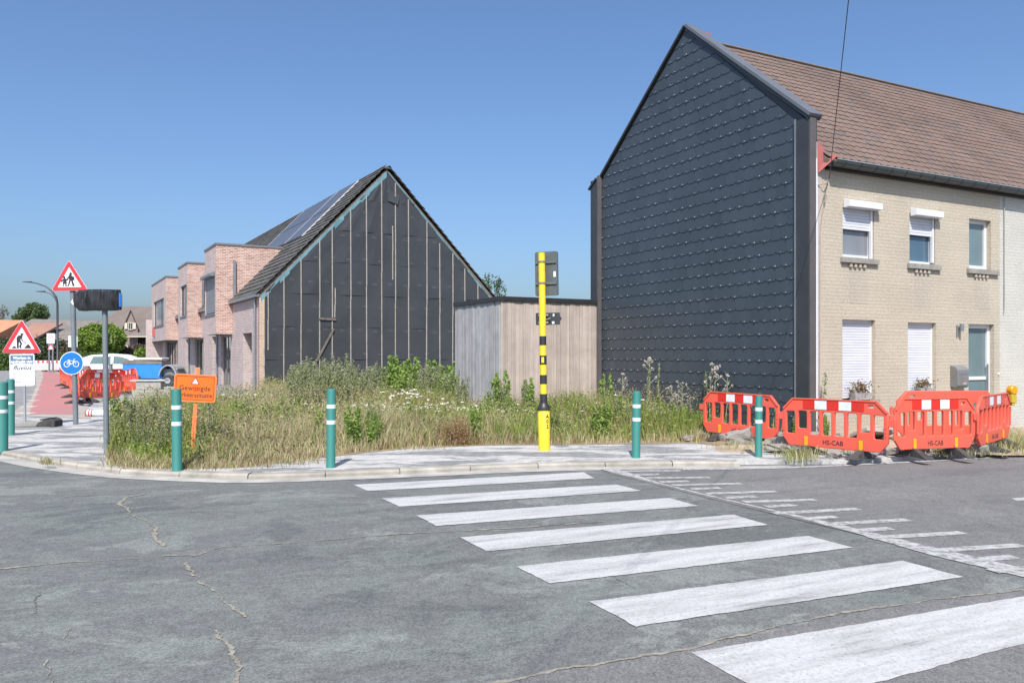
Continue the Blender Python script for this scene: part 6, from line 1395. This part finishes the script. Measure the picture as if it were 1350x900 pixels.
# tall individual weeds
m_wleaf = island_mat('weed_leaf', [(0, (0.19, 0.25, 0.09)), (0.5, (0.27, 0.33, 0.14)), (1, (0.36, 0.41, 0.22))], .7, .2, .2, 1, 0, .4)
m_wleafb = island_mat('bright_weed_leaf', [(0, (0.17, 0.27, 0.05)), (0.5, (0.24, 0.36, 0.075)), (1, (0.32, 0.43, 0.11))], .6, .3, .2, 1, 0, .35)
m_plume = island_mat('plume', [(0, (0.27, 0.29, 0.16)), (0.5, (0.36, 0.37, 0.23)), (1, (0.47, 0.45, 0.36))], .9, .1, .1, 1, 0, .2)
m_fluff = island_mat('thistle_fluff', [(0, (0.46, 0.41, 0.37)), (1, (0.62, 0.57, 0.52))], .9, .1, .1, 1, 0, .2)
m_stem = M('weed_stem', (0.20, 0.22, 0.10), .8, (0.26, 0.22, 0.13), 8)
m_thst = M('thistle_stem', (0.30, 0.32, 0.22), .8, (0.24, 0.27, 0.17), 8)
def weed_proto(kind, seed):
    rr = np.random.default_rng(seed); t_ = bpy.data.objects.new('tall_weed', None); COL.objects.link(t_); t_['category'] = 'weed'
    h = 1.0; st_ = MB(); tips = []; ns = {'mug': 4, 'leafy': 5, 'thistle': 1, 'spike': 1, 'dry': 14}[kind]
    cs, ss, pl = [], [], []
    for s_ in range(ns):
        a = rr.uniform(0, 6.28); spread = {'mug': .16, 'leafy': .22, 'thistle': .0, 'spike': .0, 'dry': .5}[kind]*rr.uniform(.3, 1); hh = h*rr.uniform(.75, 1.0) if ns > 1 else h
        P0 = Vector((.05*math.cos(a)*(ns > 1), .05*math.sin(a)*(ns > 1), 0)); P1 = Vector((spread*math.cos(a), spread*math.sin(a), hh))
        mid = P0.lerp(P1, .5)+Vector((rr.normal()*.02, rr.normal()*.02, 0)); st_.tube([P0, mid, P1], [.010, .008, .004], 5); tips.append(P1)
        nl_ = {'mug': 170, 'leafy': 190, 'thistle': 60, 'spike': 190, 'dry': 40}[kind]
        f_ = rr.uniform(.05, 1, nl_); r0 = {'mug': .10, 'leafy': .15, 'thistle': .06, 'spike': .07, 'dry': .12}[kind]
        for k in range(nl_):
            c = (P0.lerp(mid, f_[k]*2) if f_[k] < .5 else mid.lerp(P1, f_[k]*2-1)); r_ = r0*(1.15-f_[k]*.85)*rr.uniform(.2, 1); b_ = rr.uniform(0, 6.28); cs.append((c.x+r_*math.cos(b_), c.y+r_*math.sin(b_), c.z-r_*.1))
            ss.append({'mug': .060, 'leafy': .088, 'thistle': .065, 'spike': .055, 'dry': .05}[kind]*rr.uniform(.6, 1.2)*(1.1-f_[k]*.4))
        if kind == 'mug':
            for k in range(60): f2 = rr.uniform(.78, 1.05); c = P0.lerp(P1, f2); pl.append((c.x+rr.normal()*.03*(1.2-f2)*3, c.y+rr.normal()*.03*(1.2-f2)*3, c.z))
    if kind == 'thistle':
        for k in range(9):
            f2 = rr.uniform(.55, 1); c = Vector((0, 0, f2)); b_ = rr.uniform(0, 6.28); r_ = rr.uniform(.03, .12); e_ = c+Vector((r_*math.cos(b_), r_*math.sin(b_), r_*.9)); st_.tube([c, e_], [.006, .004], 4)
            for j in range(16): d = rr.normal(size=3); d /= np.linalg.norm(d); pl.append((e_.x+d[0]*.020, e_.y+d[1]*.020, e_.z+d[2]*.020))
        for j in range(24): d = rr.normal(size=3); d /= np.linalg.norm(d); pl.append((d[0]*.028, d[1]*.028, 1+d[2]*.022))
    st_.build('stem', {'thistle': m_thst, 'spike': m_thst, 'dry': g_brown}.get(kind, m_stem), t_)
    v, q = leaves(np.array(cs), np.array(ss), .45 if kind != 'leafy' else .75); np_mesh('foliage', v, q, mats=[{'leafy': m_wleafb, 'dry': g_brown}.get(kind, m_wleaf)], parent=t_)
    if pl: v, q = leaves(np.array(pl), .022 if kind != 'thistle' else .030, .7); np_mesh('flower_head', v, q, mats=[m_plume if kind == 'mug' else m_fluff], parent=t_)
    return t_
PR = {}
def weed(kind, px, ptop, Y0, label, group, wide=1.0, name='tall_weed'):
    key = (kind, R.randint(0, 3)); z = CH+(HZ-ptop)/F*Y0-PZ; loc = ((px-675)/F*Y0, Y0, PZ); rz = R.uniform(0, 6.28); lean = (R.uniform(-.06, .06), R.uniform(-.06, .06))
    if key not in PR: PR[key] = weed_proto(kind, hash(key[1])+len(kind)*7); o = PR[key]; o.location = loc
    else: o = clone(PR[key], loc)
    w_ = max(z, .3)**.6*wide; o.scale = (w_, w_, z); o.rotation_euler = (lean[0], lean[1], rz); o['label'] = label; o['category'] = 'weed'
    if group: o['group'] = group
    elif 'group' in o: del o['group']
    o.name = name; return o
LM, GM = 'tall grey-green plumed weed among its like before the membrane wrapped gable', 'plumed weeds before the membrane gable'
for (px, pt, Y0) in [(384, 486, 20), (394, 474, 23), (406, 468, 23.5), (416, 482, 19.5), (432, 472, 21), (442, 480, 19.5), (452, 470, 23), (460, 490, 19), (474, 484, 20), (490, 474, 23), (500, 480, 21), (510, 484, 22), (548, 490, 20), (562, 472, 23.5), (570, 478, 20.5), (584, 486, 20), (388, 478, 21), (398, 470, 22), (410, 476, 20.5), (420, 472, 22), (428, 485, 21), (438, 466, 23), (446, 474, 21), (455, 482, 20), (462, 478, 22), (470, 476, 23), (478, 486, 21), (487, 480, 22), (495, 484, 23), (505, 492, 21), (392, 492, 19.5), (403, 495, 19), (415, 498, 19), (425, 500, 19.5), (450, 498, 19.5), (467, 500, 20), (482, 500, 20), (497, 502, 20), (546, 474, 22.5), (556, 478, 21.5), (566, 482, 22), (574, 484, 22), (588, 476, 22.5), (596, 480, 21.5), (606, 500, 19), (612, 496, 18.6)]:
    rg = 'left of the middle bollard' if px < 436 else 'just right of the middle bollard' if px < 520 else 'beside the grey side of the annex'; lw = 'taller grey-green' if pt < 486 else 'shorter front-row grey-green'; weed('mug', px+R.uniform(-3, 3), pt+R.uniform(-3, 3), Y0, lw+' plumed weed before the membrane gable, '+rg, lw+' plumed weeds '+rg, 1.12)
LS_, GS_ = 'bright green broad-leaved weed in the clump between the middle bollard and the annex', 'bright leafy weeds in front of the gable'
for (px, pt, Y0) in [(520, 482, 20.6), (538, 468, 21.8), (530, 490, 20.2), (588, 484, 21.4), (594, 470, 22.4), (516, 470, 21.5), (524, 462, 22), (533, 478, 21), (540, 496, 20.5), (512, 500, 20.5), (527, 500, 20), (582, 468, 22.5), (590, 500, 20.5), (575, 505, 20.5), (553, 505, 20.5)]: weed('leafy', px, pt, Y0, ('bright green broad-leaved weed in the left clump before the membrane gable' if px < 560 else 'bright green broad-leaved weed in the right clump before the membrane gable, nearer the annex'), GS_+(' left clump' if px < 560 else ' right clump'), 1.1)
LG, GG = 'green leafy weed between the wrapped sign and the orange sign', 'weeds at the left meadow corner'
for (px, pt, Y0) in [(160, 520, 14.6), (168, 532, 13.8), (175, 524, 14.5), (186, 530, 13.6), (196, 522, 14.2), (205, 538, 13.0), (214, 530, 13.4), (222, 545, 12.8), (178, 550, 12.9), (192, 556, 12.5), (210, 560, 12.3), (262, 545, 13.6), (272, 548, 13.2), (268, 565, 12.4), (236, 540, 13.6), (345, 540, 15), (150, 545, 14.2)]: kd = 'mug' if R.random() < .6 else 'leafy'; a_ = 'feathery grey-green' if kd == 'mug' else 'broad-leaved bright green'; b_ = 'right behind the orange sign post' if px > 230 else 'between the wrapped sign and the orange sign'; weed(kd, px, pt, Y0, a_+' weed '+b_, a_+' weeds '+b_, .95)
weed('spike', 281, 494, 13.4, 'tall pale spike growing in front of the right end of the orange sign', None, .9); weed('thistle', 275, 506, 13.0, 'thin thistle in front of the orange sign', None, .9)
LB_, GB_ = 'green weed in front of the brown boards of the annex', 'weeds before the timber annex'
for (px, pt, Y0) in [(664, 486, 18.0), (668, 496, 17.6), (688, 500, 17.6), (694, 496, 18), (702, 512, 17), (676, 520, 17), (650, 508, 18), (646, 516, 17.5), (735, 518, 17.6), (745, 512, 18), (755, 520, 17.4), (770, 516, 18), (780, 522, 17.5)]: kd = 'mug' if R.random() < .4 else 'leafy'; a_ = 'feathery' if kd == 'mug' else 'broad-leaved'; b_ = 'left of the yellow post' if px < 718 else 'right of the yellow post'; weed(kd, px, pt, Y0, a_+' green weed before the annex boards '+b_, a_+' weeds before the annex '+b_, .85)
weed('leafy', 796, 489, 18.2, 'bushy green weed at the corner where the annex meets the slate gable', None, .62); weed('spike', 798, 500, 17.9, 'narrow pale weed leaning against the bushy one by the annex corner', None, .8)
LT, GT = 'thistle gone to seed rising before the dark slate gable', 'thistles before the slate gable'
TL = ['thistle with a small fluffy head right of the annex corner, shorter than its neighbour', 'tall seeding thistle rising right above the bollard that is right of the yellow post', 'leafy pale stalk entwined with the tall thistle above the right-centre bollard', 'short thistle with a round head, first right of the tall one', 'short thistle with paired heads, second right of the tall one', 'lowest thistle before the slate gable, half sunk in green weeds', 'tall seeding thistle just left of the leftmost right-hand barrier', 'twin of the tall thistle beside the leftmost right-hand barrier, slightly right', 'smaller thistle leaning over the left end of the leftmost right-hand barrier', 'thick pale leafy stalk rising behind the leftmost right-hand barrier', 'woolly thistle head on top of the thick stalk behind the leftmost barrier', 'small thistle half hidden in weeds left of the red barriers', 'pale leafy stalk below the tall thistles beside the barriers', 'pale leafy stalk at the left foot of the tall middle thistle']
for (px, pt, Y0, k) in [(819, 493, 18.0, 'thistle'), (860, 474, 17.6, 'thistle'), (864, 478, 17.6, 'spike'), (887, 509, 17, 'thistle'), (899, 505, 17, 'thistle'), (911, 524, 16.5, 'thistle'), (936, 480, 16.6, 'thistle'), (941, 484, 16.5, 'thistle'), (954, 494, 16.4, 'thistle'), (982, 470, 16.2, 'spike'), (984, 473, 16.3, 'thistle'), (893, 521, 16.2, 'thistle'), (933, 490, 16.8, 'spike'), (857, 490, 17.4, 'spike')]: weed(k, px, pt, Y0, TL.pop(0), None, 1.05)
for (px, pt, Y0) in [(880, 532, 16.5), (890, 528, 17), (905, 535, 16.5), (918, 540, 16), (845, 528, 17), (830, 535, 17), (815, 525, 17.5), (930, 548, 15.6), (950, 545, 16), (970, 550, 15.6), (1000, 545, 15.6), (1050, 548, 14.9)]: weed('leafy', px, pt, Y0, 'fresh green weed at the foot of the dark slate gable', 'weeds at the foot of the slate gable', .6)
weed('spike', 1087, 490, 14.5, 'dense upright green weed against the left corner of the beige wall', None, 1.15)
weed('leafy', 1090, 545, 14.3, 'low leafy weed at the foot of the beige wall corner', None, .4)
def qlab(kd, px):
    k_ = {'mug': 'half grown feathery weed', 'leafy': 'half grown broad-leaved green weed', 'spike': 'narrow upright pale weed'}[kd]
    r_ = 'near the orange sign post' if px < 330 else 'left of the middle bollard' if px < 436 else 'right of the middle bollard' if px < 585 else 'between the dry shrub and the yellow post' if px < 718 else 'between the yellow post and the bollard' if px < 838 else 'before the slate gable'
    return k_+' in the grass '+r_, k_+'s '+r_
LQ, GQ = 'half grown green weed standing in the open middle of the meadow', 'half grown weeds in the meadow'
for k in range(105):
    px = R.uniform(240, 905); Y0 = R.uniform(13.3, 18.5); base_y = HZ+(CH-PZ)*F/Y0
    if not inpoly(np.array([px]), np.array([base_y+3]), MPX)[0] or 590 < px < 615: continue
    hh = R.uniform(.38, .80); kd = R.choice(['mug', 'leafy', 'leafy', 'spike']); weed(kd, px, HZ+(CH-PZ-hh)*F/Y0, Y0, *qlab(kd, px), R.uniform(.6, 1.0))
# dried brown shrub by the kerb
sh = thing('dry_shrub', gp(601, 586, PZ), 'dried rust brown shrub at the pavement edge left of the yellow post', 'shrub'); n = 2600
d = NR.normal(size=(n, 3)); d /= np.linalg.norm(d, axis=1)[:, None]; d[:, 2] = abs(d[:, 2]); c = d*NR.uniform(.3, 1, (n, 1))*np.array([.46, .34, .50])*(1+.2*np.sin(d[:, :1]*7))
v, q = leaves(c, NR.uniform(.02, .045, n), .5); np_mesh('foliage', v, q, mats=[island_mat('rust_leaf', [(0, (0.20, 0.10, 0.055)), (0.5, (0.30, 0.17, 0.09)), (0.85, (0.36, 0.23, 0.12)), (1, (0.2, 0.22, 0.07))], .8, .2, .2, 1, 0, .2)], parent=sh)
m = MB()
for k in range(26): a = R.uniform(0, 6.28); r_ = R.uniform(.1, .42); m.tube([(0, 0, 0), (r_*.5*math.cos(a), r_*.5*math.sin(a), .2), (r_*math.cos(a), r_*math.sin(a)*.8, R.uniform(.25, .5))], [.006, .005, .003], 4)
m.build('twigs', g_brown, sh)
# dry tufts on the soil right and along edges
def tufts(name, spots, n, label, mats_, hr=(.08, .25)):
    P = []; 
    for (px, py, sx, sy, k) in spots:
        for _ in range(k): q_ = gp(R.gauss(px, sx), max(R.gauss(py, sy), 560 if px > 900 else 540), PZ); P.append((q_.x, q_.y))
    P = np.array(P); o = grass_mesh(name, P, NR.uniform(hr[0], hr[1], len(P)), NR.uniform(.006, .013, len(P)), NR.uniform(.1, .8, len(P)), NR.integers(0, len(mats_), len(P)), mats_); tag(o, label, 'grass', kind='stuff'); return o
tufts('dry_grass', [(1330, 582, 24, 5, 1500), (1290, 592, 18, 4, 500), (1245, 597, 15, 3, 150), (1345, 590, 12, 4, 500), (1055, 604, 12, 3, 260), (1040, 597, 12, 3, 120), (1090, 595, 20, 4, 120), (990, 590, 30, 4, 200), (1390, 585, 30, 5, 700), (1440, 578, 40, 5, 700)], 0, 'dry yellow-green grass on the soil round the right-hand barriers', [g_straw, g_green, g_straw, g_fresh], (.05, .20))
tufts('edge_grass', [(165, 612, 14, 2, 420), (200, 616, 20, 1.2, 420), (250, 617, 30, 1.2, 420), (310, 615, 25, 1.4, 420), (380, 609, 25, 2, 360), (150, 606, 6, 3, 200), (62, 611, 6, 1.0, 120), (170, 585, 14, 10, 500), (530, 592, 30, 1, 150), (700, 586, 60, .8, 250)], 0, 'withered straw along the edge of the meadow and kerb', [g_straw, g_straw, g_brown, g_green], (.03, .12))
